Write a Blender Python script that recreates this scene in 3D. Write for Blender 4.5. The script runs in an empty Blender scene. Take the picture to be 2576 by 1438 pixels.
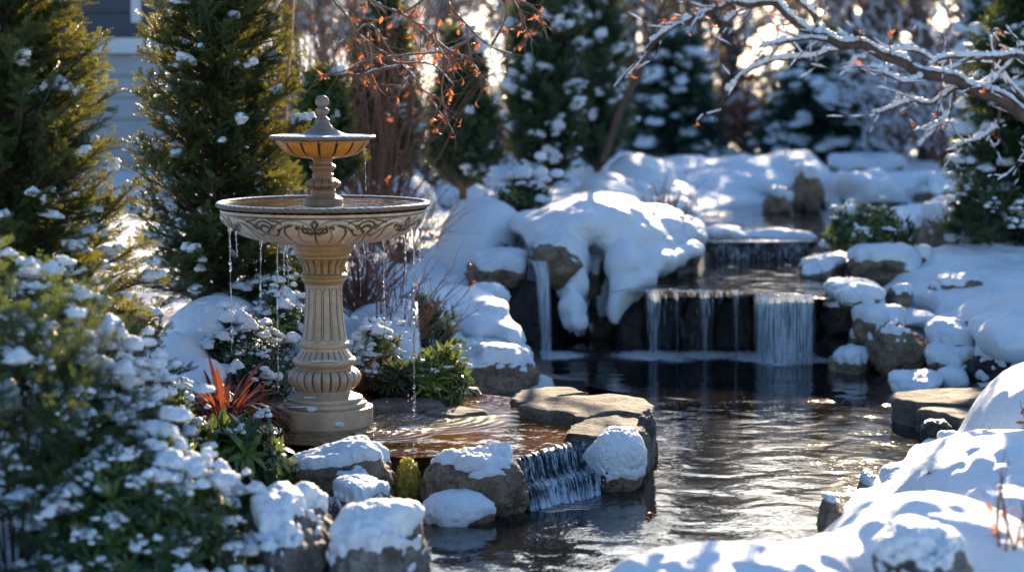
import bpy, math, random
import numpy as np
from mathutils import Vector, Matrix

# ------------------------------------------------------------------ camera, sky, sun, exposure
sc = bpy.context.scene
COL = sc.collection
FPX, PITCH, CAMZ = 5600.0, math.radians(5.8), 1.855      # focal length in px of a 2576 px wide frame
cam_d = bpy.data.cameras.new("camera"); cam = bpy.data.objects.new("camera", cam_d); COL.objects.link(cam)
cam.location = (0, 0, CAMZ); cam.rotation_euler = (math.pi / 2 - PITCH, 0, 0)
cam_d.sensor_width = 36; cam_d.lens = FPX / 2576 * 36; cam_d.clip_end = 2000; cam_d.clip_start = .1
cam_d.dof.use_dof = True; cam_d.dof.focus_distance = 10.15; cam_d.dof.aperture_fstop = 1.75
sc.camera = cam
SUN_AZ, SUN_EL = math.radians(9), math.radians(16)
world = bpy.data.worlds.new("World"); sc.world = world; world.use_nodes = True
wn = world.node_tree; bg = wn.nodes["Background"]
sky = wn.nodes.new("ShaderNodeTexSky"); sky.sky_type = 'NISHITA'; sky.sun_disc = False
sky.sun_elevation = SUN_EL; sky.sun_rotation = SUN_AZ; sky.dust_density = 1.0; sky.air_density = 1.2; sky.ozone_density = 5.0
wn.links.new(sky.outputs[0], bg.inputs[0]); bg.inputs[1].default_value = 0.095
sun_d = bpy.data.lights.new("sun", 'SUN'); sun = bpy.data.objects.new("sun", sun_d); COL.objects.link(sun)
sun_d.energy = 5.0; sun_d.angle = math.radians(.5); sun_d.color = (1.0, .79, .53)
SV = Vector((math.sin(SUN_AZ) * math.cos(SUN_EL), math.cos(SUN_AZ) * math.cos(SUN_EL), math.sin(SUN_EL)))
sun.rotation_euler = (-SV).to_track_quat('-Z', 'Y').to_euler()
sc.view_settings.view_transform = 'Standard'; sc.view_settings.look = 'None'
sc.view_settings.exposure = 1.6; sc.view_settings.gamma = 1
sc.render.engine = 'CYCLES'
cy = sc.cycles
cy.use_denoising = True; cy.max_bounces = 8; cy.diffuse_bounces = 3; cy.glossy_bounces = 4; cy.transmission_bounces = 6
cy.transparent_max_bounces = 24; cy.sample_clamp_indirect = 6; cy.caustics_reflective = False; cy.caustics_refractive = False
cy.blur_glossy = .5

# ------------------------------------------------------------------ helpers
cP, sP = math.cos(PITCH), math.sin(PITCH)
def ray(px, py):
    dx, dy = (px - 1288) / FPX, (719 - py) / FPX
    return np.array([dx, cP + dy * sP, -sP + dy * cP])
def at(px, py, D):
    r = ray(px, py); return r * (D / r[1]) + np.array([0, 0, CAMZ])
def onz(px, py, z):
    r = ray(px, py); return r * ((z - CAMZ) / r[2]) + np.array([0, 0, CAMZ])
def sst(a, b, x):
    t = np.clip((x - a) / (b - a), 0, 1); return t * t * (3 - 2 * t)

def _h(ix, iy, iz, s):
    h = (ix.astype(np.uint32) * np.uint32(374761393) + iy.astype(np.uint32) * np.uint32(668265263)
         + iz.astype(np.uint32) * np.uint32(2246822519) + np.uint32((s * 3266489917) % 4294967296))
    h ^= h >> np.uint32(13); h *= np.uint32(1274126177); h ^= h >> np.uint32(16)
    return (h & np.uint32(0xffffff)).astype(np.float64) / 8388607.5 - 1
def noise(p, seed=0):
    p = np.asarray(p, float); f0 = np.floor(p); f = p - f0; i = f0.astype(np.int64); u = f * f * f * (f * (f * 6 - 15) + 10)
    r = 0
    for dx in (0, 1):
        wx = u[:, 0] if dx else 1 - u[:, 0]
        for dy in (0, 1):
            wy = u[:, 1] if dy else 1 - u[:, 1]
            for dz in (0, 1):
                wz = u[:, 2] if dz else 1 - u[:, 2]
                r = r + wx * wy * wz * _h(i[:, 0] + dx, i[:, 1] + dy, i[:, 2] + dz, seed)
    return r
def fbm(p, o=3, seed=0):
    r = 0; a = 1.; p = np.asarray(p, float)
    for k in range(o):
        r = r + a * noise(p * (2.03 ** k) + 17.3 * k, seed + k * 7); a *= .5
    return r

def tagit(o, label=None, cat=None, group=None, kind=None):
    if label: o["label"] = label
    if cat: o["category"] = cat
    if group: o["group"] = group
    if kind: o["kind"] = kind
    return o
def empty(name, loc, label, cat, group=None):
    o = bpy.data.objects.new(name, None); COL.objects.link(o); o.location = [float(v) for v in loc]; o.empty_display_size = .1
    return tagit(o, label, cat, group)
def mk(name, V, F, mat, parent=None, smooth=True, attrs=None, loc=None):
    """one mesh object from arrays; F is a list of (M,3) / (M,4) arrays; V is in world space, loc becomes the origin"""
    V = np.asarray(V, float)
    if not isinstance(F, (list, tuple)): F = [F]
    F = [np.asarray(f, np.int64) for f in F if len(f)]
    org = np.array(loc if loc is not None else ((0, 0, 0) if parent is None else parent.location), float)
    me = bpy.data.meshes.new(name)
    me.vertices.add(len(V)); me.vertices.foreach_set("co", (V - org).astype(np.float32).ravel())
    li = np.concatenate([f.ravel() for f in F]); tot = np.concatenate([np.full(len(f), f.shape[1]) for f in F])
    st = np.concatenate([[0], np.cumsum(tot)[:-1]])
    me.loops.add(len(li)); me.loops.foreach_set("vertex_index", li.astype(np.int32))
    me.polygons.add(len(tot)); me.polygons.foreach_set("loop_start", st.astype(np.int32))
    me.polygons.foreach_set("use_smooth", np.full(len(tot), smooth))
    me.update(calc_edges=True)
    for k, v in (attrs or {}).items():
        a = me.attributes.new(k, 'FLOAT', 'POINT'); a.data.foreach_set("value", np.asarray(v, np.float32).ravel())
    me.materials.append(mat)
    o = bpy.data.objects.new(name, me); COL.objects.link(o)
    if parent is not None: o.parent = parent
    elif loc is not None: o.location = [float(v) for v in org]
    return o
def copy_tree(o, parent=None):
    c = o.copy(); COL.objects.link(c); c.parent = parent
    for ch in list(o.children): copy_tree(ch, c)
    return c

_ico = {}
def ico(k):
    if k not in _ico:
        import bmesh
        bm = bmesh.new(); bmesh.ops.create_icosphere(bm, subdivisions=k, radius=1)
        v = np.array([x.co[:] for x in bm.verts]); v /= np.linalg.norm(v, axis=1)[:, None]
        _ico[k] = (v, np.array([[a.index for a in f.verts] for f in bm.faces])); bm.free()
    return _ico[k]
def vnorm(V, T):
    n = np.cross(V[T[:, 1]] - V[T[:, 0]], V[T[:, 2]] - V[T[:, 0]])
    N = np.stack([sum(np.bincount(T[:, j], n[:, c], len(V)) for j in range(3)) for c in range(3)], 1)
    return N / (np.linalg.norm(N, axis=1)[:, None] + 1e-12)

def scatter(tv, tf, M, P, tint=None):
    """copies of a template: M (N,3,3) columns are the template's x,y,z axes scaled, P (N,3)"""
    N = len(P); n = len(tv)
    V = (np.einsum('nij,vj->nvi', M, tv) + P[:, None, :]).reshape(-1, 3)
    F = (tf[None] + (np.arange(N) * n)[:, None, None]).reshape(-1, tf.shape[1])
    t = np.repeat(np.random.rand(N) if tint is None else tint, n)
    return V, F, t
def join(parts):
    V = []; F = {}; T = []; off = 0
    for v, f, t in parts:
        V.append(v); T.append(t)
        for g in (f if isinstance(f, list) else [f]): F.setdefault(g.shape[1], []).append(g + off)
        off += len(v)
    return np.concatenate(V), [np.concatenate(x) for x in F.values()], np.concatenate(T)
def frames(d, s, roll=None, up=(0, 0, 1)):
    """matrices whose x axis is d, z axis as near up as possible, scaled by s (N,) or (N,3)"""
    d = d / (np.linalg.norm(d, axis=1)[:, None] + 1e-9)
    up = np.broadcast_to(np.array(up, float), d.shape)
    y = np.cross(up, d); y /= (np.linalg.norm(y, axis=1)[:, None] + 1e-6)
    z = np.cross(d, y)
    if roll is not None:
        c, sn = np.cos(roll)[:, None], np.sin(roll)[:, None]; y, z = y * c + z * sn, z * c - y * sn
    s = np.asarray(s, float); s = s[:, None] * np.ones(3) if s.ndim == 1 else s
    return np.stack([d * s[:, :1], y * s[:, 1:2], z * s[:, 2:3]], 2)

def tubes(lines, sides=5, tint=0.):
    """lines: list of (points (n,3), radii (n,))"""
    Vs, Fs, Ts, off = [], [], [], 0
    ang = np.arange(sides) * 2 * math.pi / sides
    for P, R in lines:
        P = np.asarray(P, float); n = len(P); R = np.broadcast_to(np.asarray(R, float), (n,))
        t = np.gradient(P, axis=0); t /= (np.linalg.norm(t, axis=1)[:, None] + 1e-9)
        a = np.array([0, 0, 1.]) if abs(t[0, 2]) < .9 else np.array([1., 0, 0])
        x = np.cross(t, a); x /= (np.linalg.norm(x, axis=1)[:, None] + 1e-6); y = np.cross(t, x)
        V = P[:, None] + R[:, None, None] * (x[:, None] * np.cos(ang)[None, :, None] + y[:, None] * np.sin(ang)[None, :, None])
        i = np.arange(n - 1)[:, None] * sides; j = np.arange(sides)[None]; k = (j + 1) % sides
        F = np.stack([i + j, i + k, i + sides + k, i + sides + j], 2).reshape(-1, 4) + off
        Vs.append(V.reshape(-1, 3)); Fs.append(F); Ts.append(np.full(n * sides, tint)); off += n * sides
    return np.concatenate(Vs), np.concatenate(Fs), np.concatenate(Ts)
def spline(P, n=8):
    P = np.asarray(P, float)
    Q = np.vstack([2 * P[0] - P[1], P, 2 * P[-1] - P[-2]]); out = []
    for i in range(1, len(Q) - 2):
        t = np.linspace(0, 1, n, endpoint=False)[:, None]
        a, b, c, d = Q[i - 1:i + 3]
        out.append(.5 * (2 * b + (c - a) * t + (2 * a - 5 * b + 4 * c - d) * t * t + (3 * b - a - 3 * c + d) * t ** 3))
    return np.vstack(out + [P[-1:]])

# ------------------------------------------------------------------ materials
def mat(name):
    m = bpy.data.materials.new(name); m.use_nodes = True; nt = m.node_tree; return m, nt, nt.nodes["Principled BSDF"]
def N(nt, t, **kw):
    n = nt.nodes.new(t)
    for k, v in kw.items():
        if k in n.inputs and not hasattr(n, k): n.inputs[k].default_value = v
        else: setattr(n, k, v)
    return n
def ramp(nt, src, stops, interp='LINEAR'):
    r = nt.nodes.new("ShaderNodeValToRGB"); r.color_ramp.interpolation = interp; e = r.color_ramp.elements
    while len(e) < len(stops): e.new(.5)
    for x, (p, c) in zip(e, stops): x.position = p; x.color = (*c, 1) if len(c) == 3 else c
    nt.links.new(src, r.inputs[0]); return r
def noise_n(nt, scale, detail=4, rough=.55, vec=None, dist=0.):
    n = nt.nodes.new("ShaderNodeTexNoise"); n.inputs["Scale"].default_value = scale; n.inputs["Detail"].default_value = detail
    n.inputs["Roughness"].default_value = rough; n.inputs["Distortion"].default_value = dist
    if vec is not None: nt.links.new(vec, n.inputs["Vector"])
    return n
def geo_pos(nt, scale=(1, 1, 1)):
    g = nt.nodes.new("ShaderNodeNewGeometry"); m = nt.nodes.new("ShaderNodeMapping"); m.inputs["Scale"].default_value = scale
    nt.links.new(g.outputs["Position"], m.inputs[0]); return m.outputs[0], g
def bump(nt, h, dist, strength=1., prev=None):
    b = nt.nodes.new("ShaderNodeBump"); b.inputs["Strength"].default_value = strength; b.inputs["Distance"].default_value = dist
    nt.links.new(h, b.inputs["Height"])
    if prev is not None: nt.links.new(prev, b.inputs["Normal"])
    return b.outputs[0]
def mixc(nt, fac, a, b):
    m = nt.nodes.new("ShaderNodeMix"); m.data_type = 'RGBA'
    if isinstance(fac, (int, float)): m.inputs[0].default_value = fac
    else: nt.links.new(fac, m.inputs[0])
    for i, v in ((6, a), (7, b)):
        if isinstance(v, tuple): m.inputs[i].default_value = (*v, 1)
        else: nt.links.new(v, m.inputs[i])
    return m.outputs[2]
def math_n(nt, op, a, b=None, clamp=False):
    m = nt.nodes.new("ShaderNodeMath"); m.operation = op; m.use_clamp = clamp
    for i, v in ((0, a), (1, b)):
        if v is None: continue
        if isinstance(v, (int, float)): m.inputs[i].default_value = v
        else: nt.links.new(v, m.inputs[i])
    return m.outputs[0]
def attr(nt, n):
    a = nt.nodes.new("ShaderNodeAttribute"); a.attribute_name = n; return a.outputs["Fac"]

def snow_mat(name, rough=.55, grain=160, soil=False):
    m, nt, b = mat(name); p, g = geo_pos(nt)
    b.inputs["Roughness"].default_value = rough; b.inputs["Specular IOR Level"].default_value = .35
    base = (.84, .885, .94)
    n1 = noise_n(nt, grain, 3, .7, p); n2 = noise_n(nt, 14, 4, .6, p); n3 = noise_n(nt, 4, 3, .5, p)
    bb = bump(nt, n1.outputs[0], .007, 1.); bb = bump(nt, n2.outputs[0], .035, .7, bb); bb = bump(nt, n3.outputs[0], .05, .5, bb)
    if soil:
        sx = nt.nodes.new("ShaderNodeSeparateXYZ"); nt.links.new(g.outputs["Normal"], sx.inputs[0])
        f = math_n(nt, 'MULTIPLY_ADD', n2.outputs[0], .25); nt.nodes[-1].inputs[2].default_value = 0
        f = math_n(nt, 'ADD', f, sx.outputs["Z"]); f = math_n(nt, 'SUBTRACT', f, math_n(nt, 'MULTIPLY', attr(nt, "soil"), .9))
        r = ramp(nt, f, [(.38, (0, 0, 0)), (.46, (1, 1, 1))])
        d = ramp(nt, n2.outputs[0], [(.3, (.015, .011, .008)), (.7, (.06, .045, .032))])
        c = mixc(nt, r.outputs[0], d.outputs[0], base); nt.links.new(c, b.inputs["Base Color"])
    else: b.inputs["Base Color"].default_value = (*base, 1)
    nt.links.new(bb, b.inputs["Normal"]); return m

def rock_mat(name, c1, c2, c3, rough=.75, wet=False, sc_=9):
    m, nt, b = mat(name); p, g = geo_pos(nt)
    a = noise_n(nt, sc_, 6, .62, p, .4); f = noise_n(nt, sc_ * 9, 5, .7, p); v = nt.nodes.new("ShaderNodeTexVoronoi")
    v.feature = 'DISTANCE_TO_EDGE'; v.inputs["Scale"].default_value = sc_ * .35
    w = noise_n(nt, 3, 3, .5, p); wm = nt.nodes.new("ShaderNodeVectorMath"); wm.operation = 'ADD'
    nt.links.new(p, wm.inputs[0]); nt.links.new(w.outputs[1], wm.inputs[1]); nt.links.new(wm.outputs[0], v.inputs["Vector"])
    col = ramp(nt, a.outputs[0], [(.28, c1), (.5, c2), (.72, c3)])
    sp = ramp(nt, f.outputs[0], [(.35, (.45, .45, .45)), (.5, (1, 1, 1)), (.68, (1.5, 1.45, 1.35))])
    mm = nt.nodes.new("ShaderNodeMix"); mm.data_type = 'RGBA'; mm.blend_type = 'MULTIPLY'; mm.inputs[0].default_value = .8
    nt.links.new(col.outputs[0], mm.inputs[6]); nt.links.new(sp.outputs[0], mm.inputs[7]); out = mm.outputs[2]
    cr = ramp(nt, v.outputs[0], [(0, (.3, .3, .3)), (.02, (1, 1, 1))])
    m2 = nt.nodes.new("ShaderNodeMix"); m2.data_type = 'RGBA'; m2.blend_type = 'MULTIPLY'; m2.inputs[0].default_value = .7
    nt.links.new(out, m2.inputs[6]); nt.links.new(cr.outputs[0], m2.inputs[7]); out = m2.outputs[2]
    # wet dark band close to the water line
    nt.links.new(out, b.inputs["Base Color"])
    b.inputs["Roughness"].default_value = .28 if wet else rough
    bb = bump(nt, f.outputs[0], .010, .8); bb = bump(nt, a.outputs[0], .05, .7, bb); bb = bump(nt, cr.outputs[0], .01, .6, bb)
    nt.links.new(bb, b.inputs["Normal"]); return m

def leaf_mat(name, stops, tr_col, tr=.4, rough=.42, spec=.4):
    m, nt, b = mat(name); r = ramp(nt, attr(nt, "tint"), stops); nt.links.new(r.outputs[0], b.inputs["Base Color"])
    b.inputs["Roughness"].default_value = rough; b.inputs["Specular IOR Level"].default_value = spec
    t = nt.nodes.new("ShaderNodeBsdfTranslucent")
    nt.links.new(mixc(nt, .35, tr_col, r.outputs[0]), t.inputs[0])
    mx = nt.nodes.new("ShaderNodeMixShader"); mx.inputs[0].default_value = tr
    nt.links.new(b.outputs[0], mx.inputs[1]); nt.links.new(t.outputs[0], mx.inputs[2])
    nt.links.new(mx.outputs[0], nt.nodes["Material Output"].inputs[0]); return m
def bark_mat(name, c1, c2, s=25):
    m, nt, b = mat(name); p, g = geo_pos(nt, (1, 1, .4)); a = noise_n(nt, s, 4, .6, p)
    r = ramp(nt, a.outputs[0], [(.3, c1), (.7, c2)]); nt.links.new(r.outputs[0], b.inputs["Base Color"]); b.inputs["Roughness"].default_value = .7
    nt.links.new(bump(nt, a.outputs[0], .01, .8), b.inputs["Normal"]); return m

M_SNOW = snow_mat("snow"); M_GROUND = snow_mat("snow_ground", soil=True)
M_ROCK = rock_mat("brown_rock", (.07, .045, .028), (.21, .145, .095), (.36, .27, .19))
M_ROCKG = rock_mat("grey_rock", (.05, .045, .042), (.16, .14, .125), (.30, .27, .24))
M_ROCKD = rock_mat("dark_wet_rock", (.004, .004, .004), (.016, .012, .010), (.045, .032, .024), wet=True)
M_SLAB = rock_mat("slab_stone", (.05, .042, .036), (.115, .098, .082), (.19, .165, .14), rough=.85, sc_=6)
M_YEW = leaf_mat("yew_needles", [(0, (.006, .026, .012)), (.5, (.014, .048, .016)), (.8, (.03, .072, .018)), (1, (.07, .10, .02))], (.56, .47, .05), .27)
M_DARKG = leaf_mat("dark_needles", [(0, (.008, .026, .016)), (.6, (.022, .05, .024)), (1, (.05, .085, .03))], (.25, .30, .06), .3)
M_BLUEG = leaf_mat("spruce_needles", [(0, (.012, .035, .032)), (.6, (.03, .065, .05)), (1, (.06, .10, .075))], (.2, .28, .10), .25)
M_LEAF = leaf_mat("glossy_leaves", [(0, (.012, .035, .014)), (.6, (.035, .075, .022)), (.85, (.08, .13, .025)), (1, (.20, .24, .04))], (.35, .42, .06), .28, .28, .5)
M_RED = leaf_mat("red_blades", [(0, (.02, .02, .024)), (.4, (.06, .035, .03)), (.6, (.16, .035, .02)), (1, (.30, .075, .03))], (.5, .11, .04), .3, .4)
M_BRONZE = leaf_mat("bronze_blades", [(0, (.05, .06, .02)), (.5, (.20, .09, .03)), (1, (.34, .15, .05))], (.7, .3, .07), .4, .35)
M_DRY = leaf_mat("dry_leaves", [(0, (.13, .035, .018)), (.6, (.28, .075, .035)), (1, (.42, .17, .08))], (.75, .24, .08), .45, .5)
M_GOLDLEAF = leaf_mat("beech_leaves", [(0, (.24, .11, .04)), (.6, (.42, .24, .09)), (1, (.6, .42, .2))], (1.0, .72, .30), .55, .5)
M_MOSS = leaf_mat("moss", [(0, (.16, .15, .02)), (.6, (.42, .36, .05)), (1, (.70, .60, .12))], (.8, .7, .15), .35, .5)
M_BARK = bark_mat("bark", (.035, .02, .014), (.13, .08, .055)); M_REDTWIG = bark_mat("red_twigs", (.10, .035, .02), (.26, .12, .07), 60)
M_TANTWIG = bark_mat("tan_twigs", (.13, .075, .045), (.32, .21, .13), 60)
# ------------------------------------------------------------------ setting: ponds and snowy ground
def poly(pts, z): return np.array([onz(x, y, z)[:2] for x, y in pts])
LOW = poly([(560, 1580), (600, 1330), (700, 1262), (1040, 1225), (1290, 1190), (1480, 1130), (1600, 1090), (1640, 1050), (1600, 1000), (1420, 965), (1372, 945), (1345, 885), (1255, 858),
            (1300, 842), (1560, 846), (2060, 850), (2170, 850), (2240, 900), (2380, 935), (2430, 990), (2420, 1060), (2370, 1110), (2250, 1215), (2150, 1290), (2060, 1370), (1900, 1580)], 0.)
MID = poly([(1545, 735), (1600, 728), (1890, 736), (2075, 748), (2100, 735), (2030, 700), (2050, 660), (2060, 632), (1760, 632), (1775, 655), (1690, 695), (1640, 715)], .40)
UPP = poly([(1745, 606), (2065, 606), (2120, 560), (2350, 515), (2280, 501), (2000, 503), (1840, 518), (1690, 540), (1715, 585)], .525)
POOL = poly([(690, 1000), (640, 1060), (700, 1115), (860, 1125), (1000, 1150), (1120, 1150), (1290, 1160), (1480, 1110), (1440, 1060), (1330, 1050), (1300, 1000), (1210, 990), (940, 985)], .18)
def sdist(X, Y, P):
    d = np.full(X.shape, 1e9); ins = np.zeros(X.shape, bool)
    for i in range(len(P)):
        a, b = P[i], P[(i + 1) % len(P)]; e = b - a
        t = np.clip(((X - a[0]) * e[0] + (Y - a[1]) * e[1]) / (e @ e), 0, 1)
        d = np.minimum(d, np.hypot(X - a[0] - t * e[0], Y - a[1] - t * e[1]))
        c = ((a[1] > Y) != (b[1] > Y)) & (X < e[0] * (Y - a[1]) / (e[1] + 1e-12) + a[0]); ins ^= c
    return np.where(ins, -d, d)
DOMES = []
def dome(x0, y0, x1, y1, D, dep, e=1.):
    cx = (x0 + x1) / 2; zt = at(cx, y0, D)[2]; zb = at(cx, y1, D)[2]
    DOMES.append((at(cx, y0, D)[0], D, (x1 - x0) / 2 / FPX * D, dep / 2, zt, min(zb, zt - .05) - .05, e))
# banks and drifts (pixel box of the crown, distance, depth)
dome(1400, 1302, 2260, 1500, 7.2, 1.5); dome(2010, 1238, 2700, 1500, 7.35, 1.3); dome(2230, 1090, 2900, 1330, 8.7, 1.5); dome(2420, 905, 2950, 1180, 9.9, 1.8)
dome(2320, 1130, 2600, 1260, 8.9, .9); dome(1345, 1408, 1470, 1500, 7.1, .3)
dome(1000, 725, 1260, 900, 13.3, 1.7); dome(1130, 770, 1330, 930, 13.3, 1.2); dome(880, 760, 1150, 900, 12.0, 1.2)
dome(380, 735, 700, 930, 11.6, 1.6); dome(600, 760, 800, 930, 11.9, 1.2); dome(330, 850, 560, 1010, 10.7, 1.1); dome(400, 905, 620, 1030, 10.3, .8)
dome(1350, 500, 1620, 640, 15.6, 1.6); dome(1440, 455, 1640, 560, 17.3, 1.8); dome(1100, 505, 1330, 600, 15.8, 1.6); dome(1500, 385, 1720, 520, 20.5, 2.5)
dome(900, 430, 1100, 520, 19.5, 2.); dome(1620, 430, 1980, 560, 21.5, 2.6); dome(1930, 378, 2100, 540, 22.0, 1.6); dome(1700, 405, 2050, 480, 23.5, 2.6)
dome(2040, 440, 2430, 500, 23.5, 1.8); dome(2080, 385, 2300, 440, 25.5, 2.0); dome(2300, 400, 2600, 470, 24.5, 3.)
dome(2230, 618, 2800, 850, 15.3, 2.0); dome(2160, 690, 2500, 860, 14.7, 1.1); dome(2360, 730, 2800, 900, 14.1, 1.1); dome(2440, 810, 2800, 930, 13.0, 1.0)
dome(2060, 560, 2300, 640, 17.0, 1.8); dome(2350, 500, 2700, 640, 16.6, 2.2); dome(1850, 572, 2060, 604, 17.0, .5)
DOMES.pop()
for k in range(60):   # soft hummocks under the far trees
    r_ = np.random.RandomState(k + 5); X = r_.uniform(-9, 12); Y = r_.uniform(23, 45); w = r_.uniform(.5, 1.4)
    DOMES.append((X, Y, w, w, .62 + .012 * (Y - 23) + r_.uniform(.1, .3), .4, 1.))
def terrain(X, Y):
    base = np.interp(Y, [-30, 0, 6, 9, 11, 13, 15, 18, 22, 30, 60, 250], [0, 0, .0, .08, .17, .28, .43, .53, .6, .66, 1.2, 9.])
    base = base + .33 * sst(-1.0, -2.4, X) * sst(9, 12.5, Y)
    base = base + np.where(Y < 10, .12 * sst(-.9, -1.6, X), 0)
    q = np.stack([X, Y, 0 * X], 1)
    h = base + .05 * fbm(q * .9, 3, 3)
    for cx, cyy, rx, ry, zt, zb, e in DOMES:
        rr = ((X - cx) / rx) ** 2 + ((Y - cyy) / ry) ** 2
        m = rr < 1.2
        if not m.any(): continue
        d = zb + (zt - zb) * np.sqrt(np.clip(1 - rr[m], 0, 1)) - .3 * np.clip(rr[m] - 1, 0, 1)
        k = .09; a = h[m]; t = np.clip(.5 + .5 * (d - a) / k, 0, 1)
        h[m] = a * (1 - t) + d * t + k * t * (1 - t)
    near = (Y > 5) & (Y < 30)
    h[near] += (.028 * fbm(q[near] * 3.2, 3, 9) + .010 * np.abs(noise(q[near] * 11, 4)))
    for P, lev in ((LOW, 0.), (MID, .40), (UPP, .525), (POOL, .18)):
        bb = (X > P[:, 0].min() - .5) & (X < P[:, 0].max() + .5) & (Y > P[:, 1].min() - .5) & (Y < P[:, 1].max() + .5)
        s = sdist(X[bb], Y[bb], P) + .05 * noise(q[bb] * 3, 8); bed = lev - (.35 if lev == 0 else .12)
        a = h[bb]; t = sst(.0, .16, -s); r_ = sst(.0, .22, s)
        Yb = Y[bb]; rw = sst(.05, .75, s) if lev == 0 else r_; rw = np.where(Yb < 10.3, .35 + .65 * r_, np.where(Yb < 14.6, rw, .35 + .65 * r_)); a = lev + .03 + (a - lev - .03) * np.where(a > lev, rw, 1)
        h[bb] = a * (1 - t) + np.minimum(bed, a) * t
    falls = (Y > 13.75) & (Y < 14.6) & (X > .55) & (X < 2.15); h[falls] = np.minimum(h[falls], .33)
    falls = (Y > 13.75) & (Y < 14.6) & (X > -.1) & (X < .6); h[falls] = np.minimum(h[falls], .2)
    f2 = (Y > 16.0) & (Y < 17.0) & (X > 1.3) & (X < 2.4); h[f2] = np.minimum(h[f2], .46)
    fr = (Y > 8.9) & (Y < 11.7) & (X > -.6 + .45 * (Y > 10.9)) & (X < .85) & (sdist(X, Y, POOL) > -.05); h[fr] = np.minimum(h[fr], .06)
    bk = (Y > 10.95) & (Y < 12.6) & (X > -.5) & (X < .95); sp_ = sdist(X[bk], Y[bk], POOL); h[bk] = np.where(sp_ > .06, np.minimum(h[bk], -.08 + .3 * sst(-.1, -.5, X[bk])), h[bk])
    return h
def ground_z(x, y): return float(terrain(np.array([float(x), float(x)]), np.array([float(y), float(y)]))[0])
ys = np.concatenate([np.linspace(-30, 4, 18), 4 + np.cumsum(np.linspace(.05, .018, 30)), ])
y0_ = ys[-1]; ys = np.concatenate([ys, y0_ * (34 / y0_) ** (np.arange(1, 640) / 639), np.geomspace(35, 260, 60)])
uc = np.linspace(-1, 1, 430); uo = np.geomspace(1.03, 18, 30)
us = np.concatenate([-uo[::-1], uc, uo])
Yg, Ug = np.meshgrid(ys, us, indexing='ij'); Xg = Ug * (.9 + .27 * np.clip(Yg, 2, 60))
Zg = terrain(Xg.ravel(), Yg.ravel())
ny, nx = Yg.shape; ii = (np.arange(ny - 1)[:, None] * nx + np.arange(nx - 1)[None]).ravel()
soil = np.zeros(Zg.shape)
Xf, Yf = Xg.ravel(), Yg.ravel()
for P, w in ((LOW, .16), (POOL, .2), (MID, .08)):
    bb = (Xf > P[:, 0].min() - .5) & (Xf < P[:, 0].max() + .5) & (Yf > P[:, 1].min() - .5) & (Yf < P[:, 1].max() + .5)
    soil[bb] = np.maximum(soil[bb], 1 - sst(w * .3, w, sdist(Xf[bb], Yf[bb], P)))
soil = np.where((Xf < -.55) & (Xf > -1.35) & (Yf > 8.2) & (Yf < 9.7), np.maximum(soil, .9), soil)
soil = np.where((Yf > 13.7) & (Yf < 14.7) & (Xf > -.2) & (Xf < 2.2), 1., soil)
soil = np.where((Yf > 8.6) & (Yf < 11.2) & (Xf > -.9) & (Xf < .9), 1., soil)
soil = np.where((Xf > 1.3) & (Yf < 11), soil * .25, soil)
g = mk("snow_ground", np.stack([Xf, Yf, Zg], 1), np.stack([ii, ii + 1, ii + nx + 1, ii + nx], 1), M_GROUND, attrs={"soil": soil})
tagit(g, "snow covered garden ground rising in soft drifts around the ponds", None, None, "structure")

def water_mat(name, c_deep, c_warm, warm, s1, a1, s2, a2, rough=.05, warm_refl=None):
    m, nt, b = mat(name); p, gg = geo_pos(nt); ps, _ = geo_pos(nt, (1.35, 1.2, 1))
    b.inputs["Roughness"].default_value = rough; b.inputs["IOR"].default_value = 1.33
    n0 = noise_n(nt, 1.6, 3, .5, p); r = ramp(nt, n0.outputs[0], [(warm[0], c_deep), (warm[1], c_warm)])
    if warm_refl:   # a warm reflection near one shore, painted into the water colour as brown mottling
        d = nt.nodes.new("ShaderNodeVectorMath"); d.operation = 'DISTANCE'; nt.links.new(gg.outputs["Position"], d.inputs[0]); d.inputs[1].default_value = (*warm_refl[0],)
        rr = ramp(nt, math_n(nt, 'DIVIDE', d.outputs["Value"], warm_refl[1]), [(.35, (1, 1, 1)), (1, (0, 0, 0))])
        r2 = ramp(nt, noise_n(nt, 5, 4, .6, p).outputs[0], [(.35, c_deep), (.65, c_warm)])
        nt.links.new(mixc(nt, rr.outputs[0], r.outputs[0], r2.outputs[0]), b.inputs["Base Color"])
    else: nt.links.new(r.outputs[0], b.inputs["Base Color"])
    w1 = noise_n(nt, s1, 1, .45, ps, .4); w2 = noise_n(nt, s2, 1, .5, ps, .5)
    w3 = noise_n(nt, .9, 2, .5, p); k3 = ramp(nt, w3.outputs[0], [(.35, (.35, .35, .35)), (.65, (1, 1, 1))])
    b1 = bump(nt, w1.outputs[0], a1); h2 = math_n(nt, 'MULTIPLY', w2.outputs[0], k3.outputs[0]); b2 = bump(nt, h2, a2, 1., b1)
    w4 = noise_n(nt, 38, 1, .5, ps); k4 = ramp(nt, noise_n(nt, 1.6, 4, .65, p).outputs[0], [(.45, (0, 0, 0)), (.62, (1, 1, 1))]); b2 = bump(nt, math_n(nt, 'MULTIPLY', w4.outputs[0], k4.outputs[0]), .0013 if s1 < 4 else .0006, 1., b2)
    nt.links.new(b2, b.inputs["Normal"]); return m, nt, b, b2
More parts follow.
